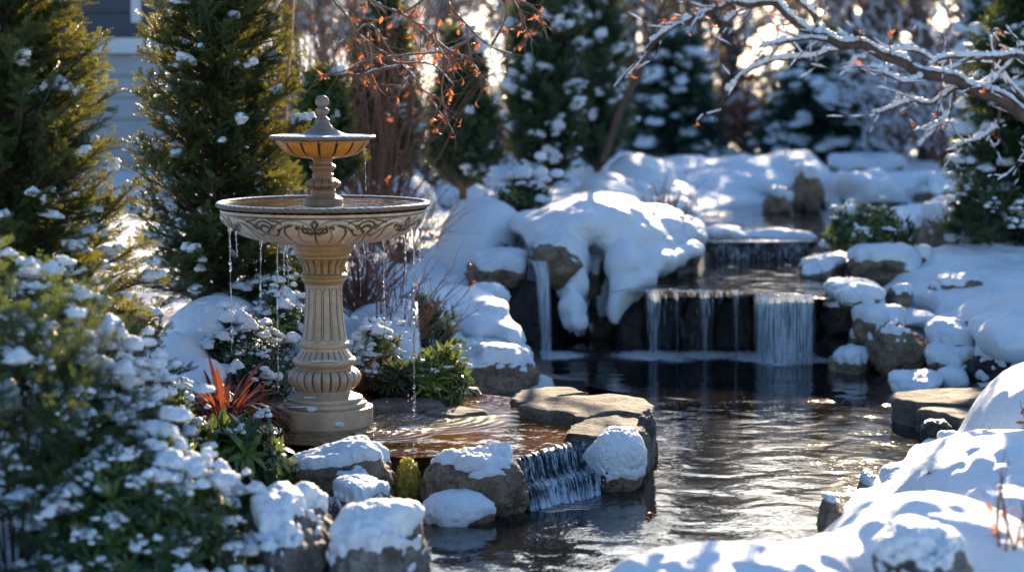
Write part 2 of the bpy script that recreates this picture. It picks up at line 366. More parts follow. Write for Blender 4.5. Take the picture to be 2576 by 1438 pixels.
def add_splash(nt, b, prev, spots, amp=.01, foam=True):
    """rings and churned foam where falling water lands: real ripples of the water surface"""
    g = nt.nodes.new("ShaderNodeNewGeometry"); col_in = b.inputs["Base Color"].links[0].from_socket
    tot = None; fo = None
    for (c, rad, fk) in spots:
        d = nt.nodes.new("ShaderNodeVectorMath"); d.operation = 'DISTANCE'; nt.links.new(g.outputs["Position"], d.inputs[0]); d.inputs[1].default_value = [float(v) for v in c]
        q = math_n(nt, 'DIVIDE', d.outputs["Value"], rad, True); fall = math_n(nt, 'SUBTRACT', 1., q)
        wv = math_n(nt, 'SINE', math_n(nt, 'MULTIPLY', d.outputs["Value"], 110.)); hh = math_n(nt, 'MULTIPLY', wv, fall)
        tot = hh if tot is None else math_n(nt, 'ADD', tot, hh)
        if fk:
            ff = math_n(nt, 'MULTIPLY', fall, fk); fo = ff if fo is None else math_n(nt, 'MAXIMUM', fo, ff)
    bb = bump(nt, tot, amp, 1., prev)
    if fo is not None:
        p, _ = geo_pos(nt, (1, .8, 1)); n = noise_n(nt, 34, 5, .75, p, 1.2)
        s = math_n(nt, 'ADD', n.outputs[0], fo); r = ramp(nt, s, [(.80, (0, 0, 0)), (.98, (1, 1, 1))])
        bb = bump(nt, math_n(nt, 'MULTIPLY', n.outputs[0], math_n(nt, 'MINIMUM', math_n(nt, 'MULTIPLY', fo, 2.), 1.)), .02, .6, bb)
        nt.links.new(mixc(nt, r.outputs[0], col_in, (.75, .78, .8)), b.inputs["Base Color"])
        nt.links.new(ramp(nt, s, [(.78, (.03, .03, .03)), (1.0, (.5, .5, .5))]).outputs[0], b.inputs["Roughness"])
    nt.links.new(bb, b.inputs["Normal"])
def water(name, P, z, m, label):
    import bmesh
    bm = bmesh.new(); vs = [bm.verts.new((x, y, z)) for x, y in P]; f = bm.faces.new(vs); f.normal_update()
    if f.normal.z < 0: f.normal_flip()
    me = bpy.data.meshes.new(name); bm.to_mesh(me); bm.free(); me.materials.append(m)
    o = bpy.data.objects.new(name, me); COL.objects.link(o); tagit(o, label, None, None, "structure"); return o
def grow(P, r):
    c = P.mean(0); d = P - c; return c + d * (1 + r / np.linalg.norm(d, axis=1)[:, None])
mw, nt, b, pn = water_mat("pond_surface", (.006, .008, .010), (.02, .016, .012), (.45, .75), 3.6, .0068, 21, .0028, .02, (onz(1230, 1420, 0), .55))
[x for x in nt.nodes if x.type == 'VALTORGB'][-2].color_ramp.elements[1].color = (.16, .065, .012, 1)
sp = [(onz(x, y, 0), r, k) for x, y, r, k in ((1640, 893, .46, .74), (1700, 905, .30, .5), (1775, 892, .42, .7), (1870, 890, .34, .6), (1930, 898, .42, .9), (2020, 900, .40, .9), (1960, 915, .3, .5), (1385, 893, .40, .75), (1440, 1250, .28, .40), (1360, 1270, .16, .40))]
add_splash(nt, b, pn, sp, .006)
water("lower_pond_water", grow(LOW, .14), 0., mw, "dark rippled water of the large lower pond, glittering in the sun")
mm_, nt, b, pn = water_mat("stream_surface", (.006, .008, .012), (.012, .012, .012), (.4, .7), 4, .018, 15, .003, .03)
water("middle_pool_water", grow(MID, .1), .40, mm_, "shallow stream water between the two waterfalls")
mu, nt, b, pn = water_mat("upper_surface", (.008, .012, .018), (.014, .016, .02), (.4, .7), 3, .008, 10, .001, .03)
water("upper_pool_water", grow(UPP, .1), .525, mu, "still dark water of the highest pool before the far snow bank")
mp, nt, b, pn = water_mat("pool_surface", (.05, .022, .007), (.20, .085, .018), (.35, .65), 6, .012, 20, .004, .03)
hit = onz(1043, 1050, .18)
add_splash(nt, b, pn, [(hit, .55, .36), (onz(1040, 1075, .18), .2, .5), (onz(960, 1085, .18), .3, .3), (onz(880, 1110, .18), .2, .22)], .006)
water("fountain_pool_water", POOL, .18, mp, "amber water of the small pool around the fountain base")

# ------------------------------------------------------------------ rocks
def rock_pts(k, half, seed, e=2.6, cut=7, lump=.13, flat=False, rng=None):
    V, T = ico(k); r = np.random.RandomState(seed)
    s = (np.abs(V) ** e).sum(1) ** (-1 / e); P = V * s[:, None]
    a = r.uniform(0, 6.28)
    for _ in range(cut):
        n = r.normal(size=3); n[2] *= .6; n /= np.linalg.norm(n); d = r.uniform(.72, .95)
        P = P - n * (np.clip(P @ n - d, 0, None) * .82)[:, None]
    if flat: P[:, 2] = np.where(P[:, 2] > .78, .78 + (P[:, 2] - .78) * .15, P[:, 2])
    P = P * (1 + lump * fbm(P * 1.3 + seed, 2, seed) + .035 * fbm(P * 5 + seed, 3, seed + 3))[:, None]
    mx = np.abs(P).max(0); P = P / mx
    P = P * np.asarray(half)
    q = P / max(half)
    P = P + vnorm(P, T) * (.02 * max(half) * fbm(q * 14, 3, seed + 9))[:, None]
    return P, T
ROCKS = {}
def rock(label, x0, y0, x1, y1, z, dep, cov=.35, th=.05, m=None, e=2.6, cut=7, lump=.12, flat=False, seed=None, k=5, sink=.07, cat="rock", name="boulder", group=None, tilt=0., bare=.35):
    """x0..y1: its box in the photo; z: level its foot stands on; dep: depth in m; cov: facing threshold of the snow; th: snow thickness"""
    seed = seed if seed is not None else (x0 * 7 + y0) % 9973
    cx = (x0 + x1) / 2; Df = onz(cx, y1, z)[1]; D = Df + dep * .42
    zt = at(cx, y0, D)[2]; zb = z - sink; hx = (x1 - x0) / 2 / FPX * D; half = (hx, dep / 2, (zt - zb) / 2)
    c = np.array([at(cx, y0, D)[0], D, (zt + zb) / 2])
    if cov < 1: half = (hx - th * .3, dep / 2, (zt - zb) / 2 - th * .4); c[2] -= th * .4
    P, T = rock_pts(k, half, seed, e, cut, lump, flat)
    if tilt:
        ct, st = math.cos(tilt), math.sin(tilt); P = np.stack([P[:, 0] * ct - P[:, 2] * st, P[:, 1], P[:, 0] * st + P[:, 2] * ct], 1)
    o = mk(name, P + c, T, m or M_ROCK, loc=c); tagit(o, label, cat, group)
    if cov < 1:
        Nn = vnorm(P, T)
        for _ in range(3):   # soften normals so the cap is puffy
            A = sum(Nn[T[:, j]] for j in range(3)); Nn = np.stack([sum(np.bincount(T[:, j], A[:, cc], len(P)) for j in range(3)) for cc in range(3)], 1); Nn /= np.linalg.norm(Nn, axis=1)[:, None]
        fz = .72 * Nn[:, 2] + .34 * P[:, 2] / max(P[:, 2].max(), 1e-3) + bare * fbm((P + c) * 4.5, 3, seed + 1) + .055 * fbm((P + c) * 20, 3, seed + 2)
        t = sst(cov - .08, cov + .32, fz); t2 = sst(cov - .03, cov + .03, fz)
        puff = 1 + .35 * noise((P + c) * 6, seed + 5)
        off = -.02 + t2 * .024 + t * th * puff
        S = P + Nn * (off * .55)[:, None] + np.array([0, 0, 1.]) * (off * .6)[:, None]
        keep = (off[T] > -.016).any(1)
        used = np.unique(T[keep]); mp_ = -np.ones(len(P), int); mp_[used] = np.arange(len(used))
        s = mk("snow_cap", (S + c)[used], mp_[T[keep]], M_SNOW, parent=o)
    return o

def slab(label, pts, zt, th, m=None, seed=1, cat="stone slab", name="stone_slab", frost=0.):
    """flat stone whose top outline is pts (pixels of its upper face) at height zt"""
    P = np.array([onz(x, y, zt)[:2] for x, y in pts]); Q = np.vstack([P, P[:1]]); seg = np.hypot(*np.diff(Q, axis=0).T); d = np.concatenate([[0], np.cumsum(seg)])
    n = 160; t = np.linspace(0, d[-1], n, endpoint=False); O = np.stack([np.interp(t, d, Q[:, 0]), np.interp(t, d, Q[:, 1])], 1)
    O = (np.roll(O, 1, 0) + 2 * O + np.roll(O, -1, 0)) / 4; c = P.mean(0); o3 = np.column_stack([O, np.zeros(n)])
    wob = .012 * fbm(o3 * 14, 3, seed); nd = (O - c) / np.linalg.norm(O - c, axis=1)[:, None]
    rings = []
    for s_, z, k in [(1.0, -th, .02), (1.0, -th * .6, .012), (1.0, -th * .35, -.002), (1.0, -th * .18, .006), (1.0, -.012, .0), (1., -.004, -.006), (1., 0, -.018)] + [(f, 0, -.018) for f in (.9, .78, .64, .5, .35, .2, .08)]:
        X = c + (O - c) * s_ + nd * (k + wob * (1 if z < 0 else 1) * s_)[:, None]; z3 = np.column_stack([X * 9, np.full(n, z * 25)])
        Z = zt + z + .005 * fbm(z3 * .9, 3, seed + 2) + .006 * noise(np.column_stack([X * 2.5, np.zeros(n)]), seed + 5); X = X + nd * (.010 * fbm(z3 * 1.5, 3, seed + 4) * (z < -.003))[:, None]
        rings.append(np.column_stack([X, Z]))
    V = np.vstack(rings + [np.array([[c[0], c[1], zt + .003]])]); R = len(rings); i = np.arange(R - 1)[:, None] * n; j = np.arange(n)[None]; k = (j + 1) % n
    F = np.stack([i + j, i + k, i + n + k, i + n + j], 2).reshape(-1, 4); F3 = np.stack([(R - 1) * n + j[0], (R - 1) * n + k[0], np.full(n, R * n)], 1)
    if ((O[:, 0] * np.roll(O[:, 1], -1) - np.roll(O[:, 0], -1) * O[:, 1]).sum()) < 0: F = F[:, ::-1]; F3 = F3[:, ::-1]
    o = mk(name, V, [F, F3], m or M_SLAB, loc=(c[0], c[1], zt)); tagit(o, label, cat); return o
def snow_mass(name, label, blobs, voxel=.022, it=14, cat="snow drift"):
    """one soft body of snow: overlapping domes (px, py, rx, ry in pixels, distance, depth radius) melted together"""
    V, T = ico(4); Vs, Fs = [], []
    for i, (cx, cy_, rx, ry, D, rd) in enumerate(blobs):
        c = at(cx, cy_, D); P = V * np.array([rx / FPX * D, rd, ry / FPX * D]); P = P * (1 + .10 * fbm(V * 1.5 + i * 3.3, 2, i))[:, None]; Vs.append(P + c); Fs.append(T + i * len(V))
    V = np.vstack(Vs); c = V.mean(0); o = mk(name, V, np.vstack(Fs), M_SNOW, loc=c); tagit(o, label, cat)
    m = o.modifiers.new("melt", 'REMESH'); m.mode = 'VOXEL'; m.voxel_size = voxel; m.use_smooth_shade = True
    m = o.modifiers.new("soften", 'SMOOTH'); m.factor = .5; m.iterations = it
    tx = bpy.data.textures.new("drift", 'CLOUDS'); tx.noise_scale = .16; tx.noise_depth = 2
    m = o.modifiers.new("drift", 'DISPLACE'); m.texture = tx; m.strength = .045; m.mid_level = .5; m.texture_coords = 'GLOBAL'
    return o
R = rock
# front row holding back the fountain pool
R("flat-topped brown rock capped with snow in front of the fountain base", 706, 1098, 1006, 1300, .0, .40, .66, .035, e=2.7, k=6, bare=.2, seed=3, cut=4)
R("snow-topped tan rock between the yellow moss plant and the small front cascade", 1048, 1124, 1352, 1300, .0, .38, .70, .035, e=2.6, k=6, bare=.25, seed=12, cut=5, tilt=-.03)
R("low snow-covered stone lying in the pond under the tan rock", 1056, 1240, 1252, 1322, .0, .24, .05, .02, e=2.4, k=5, bare=.3, seed=21, lump=.06)
R("round snow-crusted rock at the right end of the small front cascade", 1462, 1074, 1625, 1236, .0, .26, -.05, .022, m=M_ROCK, e=2.8, k=6, bare=.35, seed=31, lump=.06, cut=3)
R("big rounded grey rock with thick snow, nearest the viewer beside the shrub", 590, 1215, 860, 1560, .0, .6, .66, .035, m=M_ROCKG, k=6, e=2.5, seed=41, bare=.4, cut=5)
R("rugged snow-topped rock behind the two nearest grey rocks", 815, 1205, 1010, 1350, .0, .35, .70, .03, m=M_ROCKG, e=2.4, seed=42, k=6, cut=5, bare=.35)
R("steep grey rock with snow down its left face, at the front edge", 800, 1262, 1095, 1560, .0, .5, .60, .035, m=M_ROCKG, e=2.6, seed=47, k=6, bare=.55, cut=6)
R("small grey pebble below the yellow moss plant", 1030, 1222, 1068, 1262, .0, .08, 1., m=M_ROCKG, seed=51, k=4)
R("flat dark stone at the waterline left of the low snowy stone", 1000, 1268, 1068, 1310, .0, .16, .5, .01, m=M_ROCKD, seed=52, k=4)
# slabs between pool and pond
R("tall ragged dark stone in the pond at the right end of the slabs", 1590, 1030, 1652, 1190, .0, .34, 1., m=M_ROCKG, e=4, k=6, cut=9, seed=68, lump=.15)
R("second upright dark stone tucked under the middle slab", 1560, 1070, 1640, 1200, .0, .3, 1., m=M_ROCKG, e=4, k=5, cut=9, seed=69, lump=.15)
R("dark flat paving stone the fountain base stands on", 640, 1050, 985, 1096, .15, .62, 1., m=M_ROCKD, e=5, flat=True, lump=.05, seed=75, sink=.1, cat="stone slab", name="stone_slab")

z5 = lambda pts: [((620 + x / 2.183) * .936, (1000 + y / 2.183) * .936) for x, y in pts]
z8 = lambda pts: [((1600 + x / 2.236) * .936, (950 + y / 2.236) * .936) for x, y in pts]
slab("large cracked flat slab stone, biggest of the slabs between pool and pond", z5([(1700, 172), (1850, 150), (2010, 128), (2290, 122), (2440, 145), (2475, 195), (2450, 235), (2380, 240), (2290, 222), (2190, 222), (2080, 262), (1880, 222), (1705, 196)]), .235, .28, seed=1)
slab("middle flat slab stone just above the small front cascade", z5([(1970, 328), (2080, 268), (2210, 250), (2330, 238), (2430, 288), (2440, 345), (2330, 345), (2170, 372), (1975, 352)]), .222, .06, seed=2)
slab("rounded flat stone behind the large cracked slab", z5([(1640, 142), (1700, 98), (1850, 76), (2000, 82), (2085, 118), (1960, 128), (1800, 165), (1690, 170)]), .215, .2, seed=3)
slab("flat wet stone slab right behind the fountain base", z5([(780, 185), (830, 158), (900, 143), (1150, 145), (1245, 172), (1230, 192), (1100, 203), (840, 210)]), .205, .1, seed=4)
slab("thin flat stone barely above the amber water right of the long drip", z5([(1130, 240), (1180, 205), (1350, 193), (1480, 212), (1510, 235), (1330, 252), (1200, 252)]), .190, .08, seed=5)
slab("tan flat stone left of the fountain base behind the red grass", z5([(60, 190), (120, 160), (300, 160), (300, 260), (160, 262)]), .205, .1, seed=6)
slab("large flat stone slab reaching into the pond from the right bank", z8([(1785, 242), (1900, 222), (2080, 205), (2350, 190), (2420, 230), (2400, 300), (2200, 300), (1950, 298), (1800, 262)]), .125, .22, seed=7)
slab("smaller slab stone leaning against the right bank below the large slab", z8([(1950, 300), (2000, 286), (2290, 292), (2350, 330), (2200, 395), (2130, 372), (1955, 338)]), .11, .2, seed=8)
R("dark wet stone hidden behind the yellow moss", 940, 1124, 1110, 1235, .0, .2, 1., m=M_ROCKD, seed=36, k=5, e=3.5)
# the fall's ledge: rocks standing side by side
for k, (a, b_, y, d_) in enumerate(((1545, 1640, 729, .40), (1625, 1730, 733, .46), (1712, 1800, 730, .38), (1785, 1900, 734, .44), (1885, 1985, 742, .52), (1960, 2090, 741, .48))):
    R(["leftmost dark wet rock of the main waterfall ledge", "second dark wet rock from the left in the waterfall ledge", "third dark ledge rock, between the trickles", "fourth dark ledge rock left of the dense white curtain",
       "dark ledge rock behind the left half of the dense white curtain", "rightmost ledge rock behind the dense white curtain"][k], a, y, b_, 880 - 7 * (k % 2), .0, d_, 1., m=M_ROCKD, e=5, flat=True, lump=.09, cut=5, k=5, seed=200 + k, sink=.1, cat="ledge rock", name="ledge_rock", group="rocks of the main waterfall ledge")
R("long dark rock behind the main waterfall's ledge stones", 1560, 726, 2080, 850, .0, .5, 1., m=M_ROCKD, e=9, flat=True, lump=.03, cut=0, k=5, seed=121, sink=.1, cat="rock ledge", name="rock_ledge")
snow_mass("snow_drape", "huge soft snow drape with hanging tongues left of the main waterfall", [(1480, 560, 150, 62, 15.0, .5), (1395, 590, 75, 60, 14.9, .4), (1420, 650, 62, 70, 14.55, .25), (1440, 715, 42, 55, 14.4, .16), (1560, 590, 110, 62, 15.0, .5), (1540, 555, 90, 50, 15.2, .5),
    (1640, 560, 90, 45, 15.6, .5), (1700, 585, 60, 35, 15.9, .4), (1570, 665, 55, 60, 14.5, .25), (1572, 730, 42, 48, 14.35, .18), (1548, 775, 22, 45, 14.25, .09), (1650, 655, 55, 38, 14.8, .3), (1610, 700, 48, 38, 14.5, .25), (1735, 628, 42, 25, 15.2, .25), (1500, 520, 110, 36, 15.6, .5), (1620, 610, 70, 45, 15.1, .4),
    (1340, 560, 60, 30, 15.2, .4), (1690, 645, 40, 28, 15.0, .25)], .026, 10)
snow_mass("snow_drape", "pear-shaped snow tongue on the stone below the large drape", [(1437, 735, 22, 30, 14.2, .1), (1440, 775, 34, 40, 14.15, .13), (1447, 810, 32, 26, 14.1, .12)], .016, 8)
snow_mass("snow_slope", "lobed snow slope between the fountain and the dark hollow", [(1060, 790, 110, 70, 13.2, .6), (1150, 770, 100, 50, 13.3, .5), (1110, 835, 110, 45, 13.1, .4), (1235, 778, 52, 30, 13.1, .3), (1215, 815, 75, 42, 12.9, .3), (1275, 838, 42, 28, 12.75, .2), (1040, 740, 70, 40, 13.8, .5), (960, 800, 80, 50, 13., .5), (1290, 862, 40, 20, 12.75, .15)], .024, 12)
snow_mass("snow_slope", "broad smooth snow slope over the right bank boulders", [(2460, 670, 180, 55, 15.0, .6), (2560, 720, 160, 70, 14.5, .6), (2330, 740, 110, 38, 14.5, .4), (2430, 760, 130, 50, 14.2, .5), (2270, 800, 85, 26, 13.7, .25), (2400, 830, 75, 42, 13.6, .35), (2520, 800, 110, 60, 13.4, .5), (2600, 790, 110, 70, 13., .5), (2540, 850, 85, 52, 12.3, .4), (2495, 830, 60, 40, 12.7, .35), (2310, 690, 70, 22, 14.8, .3)], .028, 10)
# left shore
R("big round tan boulder with a thick snow cap behind the fountain pool", 1062, 858, 1368, 996, .0, .7, .72, .06, e=2.8, k=6, seed=81, bare=.3, cut=5)
# thin waterfall and the dark hollow
R("long brown ledge stone beside the lip of the thin waterfall", 1155, 632, 1335, 706, .42, .6, .55, .05, e=4, k=5, seed=91, flat=True, bare=.3)
R("wide rock under a thick snow pillow above the ledge stone", 1130, 520, 1332, 606, .50, .7, .40, .12, e=3, k=5, seed=92, bare=.12)
R("small snow-capped stone wedged under the snow pillow rock", 1205, 592, 1262, 632, .5, .3, .2, .03, seed=93, k=4)
R("brown wedge rock between snow pillow and thin waterfall", 1262, 575, 1350, 640, .48, .5, 1., m=M_ROCK, seed=94)
R("dark brown rock right of the thin waterfall's lip", 1330, 590, 1470, 715, .42, .6, .8, .03, m=M_ROCK, seed=95)
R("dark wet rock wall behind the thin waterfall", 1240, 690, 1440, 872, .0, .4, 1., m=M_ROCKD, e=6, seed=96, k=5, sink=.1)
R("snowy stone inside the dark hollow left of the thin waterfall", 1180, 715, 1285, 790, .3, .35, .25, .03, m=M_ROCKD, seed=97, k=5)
# the big drape left of the main waterfall
R("pointed snow-draped rock above the stream lip", 1560, 590, 1705, 700, .40, .7, .05, .08, seed=103, k=5, bare=.25)
R("snow-covered rock at the left bank of the middle stream", 1640, 560, 1772, 680, .40, .8, .1, .08, seed=104, k=5, bare=.25)
R("snowy rock with a bare brown face above the middle stream", 1610, 540, 1740, 640, .45, .9, .25, .07, seed=105, k=5, bare=.35)
R("long snowy rock ending in a point at the upper falls", 1600, 505, 1765, 600, .5, .9, .15, .09, seed=106, k=5, bare=.25)
R("tall snow-plastered stone standing in the water under the snow drape", 1398, 690, 1482, 855, .0, .35, .0, .05, seed=107, k=5, e=3, bare=.45, m=M_ROCKD)
R("brown rock with snow patches beneath the snow tongue", 1470, 700, 1560, 852, .0, .35, .35, .04, seed=108, k=5, bare=.5)
R("dark brown rock in the gap under the snow drape", 1420, 630, 1530, 740, .3, .4, .5, .03, seed=109, k=5, bare=.5)
R("bare brown rock face just left of the main waterfall", 1540, 720, 1620, 800, .2, .5, .8, .02, seed=110, k=5, m=M_ROCKD)
R("brown-topped rock half buried in snow behind the big drape", 1490, 470, 1660, 560, .55, .9, .35, .09, seed=111, bare=.3)
R("round snow hummock rock at the foot of the tall arborvitae", 1440, 452, 1600, 540, .58, .9, .05, .10, seed=112, bare=.15)
# ledges of the falls
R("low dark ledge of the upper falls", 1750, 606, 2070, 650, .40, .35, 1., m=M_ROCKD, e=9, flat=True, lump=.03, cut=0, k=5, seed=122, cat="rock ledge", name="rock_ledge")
R("snowy rounded stone at the left end of the upper falls lip", 1770, 572, 1880, 606, .5, .35, -.1, .04, seed=123, k=4, bare=.1)
R("long thin snow-covered stone on the upper falls lip", 1860, 580, 2050, 606, .5, .3, -.2, .03, seed=124, k=5, bare=.1)
# right shore, far to near
R("flat-topped brown rock jutting into the middle stream from the right bank", 2006, 640, 2135, 716, .36, .55, .72, .025, e=5, seed=131, k=5, bare=.15, flat=True)
R("grey rounded stone behind the jutting flat rock", 2030, 606, 2160, 655, .42, .6, .8, .02, seed=132, m=M_ROCKG)
R("snow-spotted brown rock next to the jutting flat rock", 2128, 618, 2320, 708, .40, .6, .38, .04, seed=133, k=5, bare=.5)
R("small snow-capped stone on the right of the snow-spotted rock", 2290, 620, 2350, 664, .5, .35, .35, .03, seed=134, k=4)
R("large dark brown boulder with a snow cap beside the green bush", 2290, 512, 2482, 650, .48, 1., .42, .08, seed=135, k=6, bare=.4)
R("snow shelf rock just above the right end of the main waterfall", 2080, 712, 2230, 770, .36, .6, .05, .05, seed=136, bare=.2)
R("dark round rock beside the right end of the main waterfall", 2052, 738, 2190, 830, .2, .5, .75, .02, m=M_ROCKD, seed=137, k=5)
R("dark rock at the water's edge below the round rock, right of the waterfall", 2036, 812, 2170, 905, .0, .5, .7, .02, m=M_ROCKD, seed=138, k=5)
R("small brown rock with a white cap above the biggest shore boulder", 2140, 770, 2290, 870, .15, .5, .6, .05, seed=139, k=5, bare=.3)
R("biggest round bare boulder on the right shore, snow on its crown", 2165, 790, 2352, 948, .0, .6, .80, .04, seed=140, k=6, e=2.5, cut=4, bare=.3, m=M_ROCK)
R("snow-dusted low rock at the waterline left of the biggest boulder", 2078, 872, 2196, 940, .0, .4, .35, .03, seed=141, k=5, bare=.5)
R("snowy rock climbing right of the biggest round boulder", 2330, 810, 2470, 915, .1, .5, .4, .05, seed=142, k=5, bare=.4)
R("mottled brown rock with snow patches right of the biggest boulder", 2330, 868, 2470, 968, .0, .45, .35, .04, seed=143, k=5, bare=.55)
R("dark porous rock under the snow drift at the photo's right edge", 2430, 855, 2640, 985, .0, .5, .6, .04, seed=144, k=6, bare=.5, m=M_ROCKD)
R("flat snow-dusted stone at the waterline behind the right slabs", 2230, 935, 2372, 990, .0, .45, .25, .02, seed=145, k=5, e=4, bare=.3)
R("small snowy stone beside the mottled rock at the water", 2360, 925, 2440, 975, .02, .3, .05, .03, seed=146, k=4)
R("dark pointed stone at the waterline below the right slabs", 2310, 1052, 2400, 1118, .0, .25, 1., m=M_ROCKD, seed=149, k=5)
R("small dark rock poking from the near snow bank", 2050, 1240, 2135, 1340, .12, .25, .95, .02, m=M_ROCK, seed=150, k=5, cut=9)
R("flecked rock face showing through the near snow bank at the bottom right", 2190, 1318, 2450, 1500, .25, .4, .55, .03, m=M_ROCKG, seed=151, k=6, bare=.6)
R("snowy mound stone in the near corner right of the flecked rock", 2430, 1240, 2640, 1400, .1, .5, .1, .05, m=M_ROCKG, seed=152, k=5, bare=.25)
R("snow-covered bank rock showing an orange brown patch over the pond", 2225, 1178, 2330, 1260, .05, .4, .1, .04, m=M_ROCK, seed=153, k=5, bare=.3)
R("brown rock face breaking through the right bank's smooth snow slope", 2325, 690, 2490, 748, .36, .35, .9, .02, seed=171, k=5, bare=.7)
R("small brown rock tip at the upper left corner of the right snow slope", 2225, 712, 2300, 768, .34, .3, .8, .03, seed=172, k=5, bare=.4)
R("wedge of dark rock between the biggest boulder and the right snow slope", 2400, 790, 2470, 850, .2, .25, .85, .02, seed=173, k=5, bare=.5)
R("brown stone under a snow lobe left of the biggest shore boulder", 2130, 822, 2215, 885, .08, .3, .7, .03, seed=174, k=5, bare=.4)
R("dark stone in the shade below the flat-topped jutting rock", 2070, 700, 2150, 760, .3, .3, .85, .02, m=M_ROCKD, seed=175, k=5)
R("rounded dark rock low in the near right snow bank's edge over the water", 2350, 1090, 2440, 1160, .0, .3, .8, .03, seed=176, k=5, bare=.4, m=M_ROCK)
R("brown rock peeking from the near snow bank above the small dark rock", 2150, 1190, 2215, 1262, .0, .25, .8, .03, seed=177, k=5, bare=.4, m=M_ROCK)
# far bank
snow_mass("snow_drift", "long rolling snow drift on the far bank left of the upper pool", [(1560, 415, 80, 30, 22, .8), (1640, 435, 80, 35, 21.5, .8), (1750, 430, 110, 35, 22.5, .9), (1880, 425, 90, 35, 22, .8), (1985, 408, 62, 30, 21.8, .6), (2035, 450, 48, 48, 21.5, .5),
    (1930, 462, 75, 32, 21.3, .5), (1800, 472, 90, 30, 21.2, .5), (1680, 495, 80, 38, 20., .6), (1700, 520, 60, 22, 19.6, .3), (1975, 515, 28, 28, 20.2, .2), (1850, 455, 80, 36, 21.5, .6), (1500, 440, 60, 25, 21, .6)], .034, 9)
R("brown rock face under the far drift's snow hood beyond the upper pool", 2000, 412, 2075, 527, .55, .8, .75, .05, seed=161, k=5, bare=.5)
R("dark undercut rock at the drift's foot on the upper pool's far shore", 1915, 470, 2000, 536, .53, .5, .75, .05, seed=162, k=5, bare=.4)

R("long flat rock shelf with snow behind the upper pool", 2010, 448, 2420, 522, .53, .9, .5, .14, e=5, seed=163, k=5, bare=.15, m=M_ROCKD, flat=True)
R("round brown rock on the right of the far rock shelf", 2290, 440, 2400, 522, .55, .7, .7, .05, seed=164, k=5)
R("snowed-in log-like stone on the far bank under the blue spruce", 2080, 392, 2290, 432, .66, .6, .55, .08, seed=165, k=5, e=4, flat=True)
R("snow-covered rock seen behind the red twigs, right of the fountain", 925, 430, 1060, 500, .6, 1.2, .1, .12, seed=168, k=5, bare=.2)
R("low snow-covered rock with a brown side at the edge of the red twigs", 1085, 470, 1230, 530, .5, .8, .3, .08, seed=169, k=5, bare=.3)

# ------------------------------------------------------------------ the fountain
FD = 10.2; MS = FD / 5983 * 1.004
FX = at(870 * .936, 700, FD)[0]
def stone_mat(name, base, dark, frost=False, wet=0., tintc=None):
    m, nt, b = mat(name); p, g = geo_pos(nt); gr = attr(nt, "groove")
    a = noise_n(nt, 12, 5, .6, p); f = noise_n(nt, 130, 4, .7, p)
    col = ramp(nt, a.outputs[0], [(.3, tuple(c * .72 for c in base)), (.55, base), (.75, tuple(min(1, c * 1.25) for c in base))])
    sp = ramp(nt, f.outputs[0], [(.3, (.75, .75, .75)), (.6, (1.08, 1.08, 1.08))])
    mm = nt.nodes.new("ShaderNodeMix"); mm.data_type = 'RGBA'; mm.blend_type = 'MULTIPLY'; mm.inputs[0].default_value = 1
    nt.links.new(col.outputs[0], mm.inputs[6]); nt.links.new(sp.outputs[0], mm.inputs[7])
    c = mixc(nt, gr, mm.outputs[2], dark)
    if frost:
        sx = nt.nodes.new("ShaderNodeSeparateXYZ"); nt.links.new(g.outputs["Normal"], sx.inputs[0])
        n = noise_n(nt, 9, 5, .7, p); s = math_n(nt, 'ADD', math_n(nt, 'MULTIPLY', sx.outputs["Z"], .6), math_n(nt, 'MULTIPLY', n.outputs[0], .75))
        s = math_n(nt, 'SUBTRACT', s, math_n(nt, 'MULTIPLY', gr, .35)); s = math_n(nt, 'ADD', s, math_n(nt, 'MULTIPLY', f.outputs[0], .35))
        r = ramp(nt, s, [(frost[0], (0, 0, 0)), (frost[1], (1, 1, 1))]); c = mixc(nt, r.outputs[0], c, (.66, .70, .78))
    nt.links.new(c, b.inputs["Base Color"]); b.inputs["Roughness"].default_value = .55 - wet
    b.inputs["Coat Weight"].default_value = .25 if wet else 0; b.inputs["Coat Roughness"].default_value = .15
    bb = bump(nt, f.outputs[0], .0015, .7); bb = bump(nt, a.outputs[0], .004, .4, bb); nt.links.new(bb, b.inputs["Normal"]); return m
DARK = (.030, .014, .008)
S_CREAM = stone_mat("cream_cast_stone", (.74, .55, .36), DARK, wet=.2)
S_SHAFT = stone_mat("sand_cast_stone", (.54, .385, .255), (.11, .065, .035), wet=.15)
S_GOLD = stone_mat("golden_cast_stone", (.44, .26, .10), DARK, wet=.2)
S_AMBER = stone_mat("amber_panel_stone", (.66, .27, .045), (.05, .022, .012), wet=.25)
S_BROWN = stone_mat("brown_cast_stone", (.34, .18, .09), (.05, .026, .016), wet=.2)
S_FROST = stone_mat("frosted_rim_stone", (.24, .15, .09), (.02, .014, .012), frost=(.90, 1.08))
S_FIN = stone_mat("frosted_finial_stone", (.26, .18, .13), DARK, frost=(1.0, 1.3))
def zz(yd, zoom):   # pixel row in a zoomed view -> height at the fountain's axis
    o, k = ((220, 3.126), (620, 2.48))[zoom]
    return at(870 * .936, (o + yd / k) * .936, FD)[2]
fount = empty("stone_fountain", (FX, FD, .175), "tall two-tiered carved stone fountain dripping water in the amber pool", "fountain")
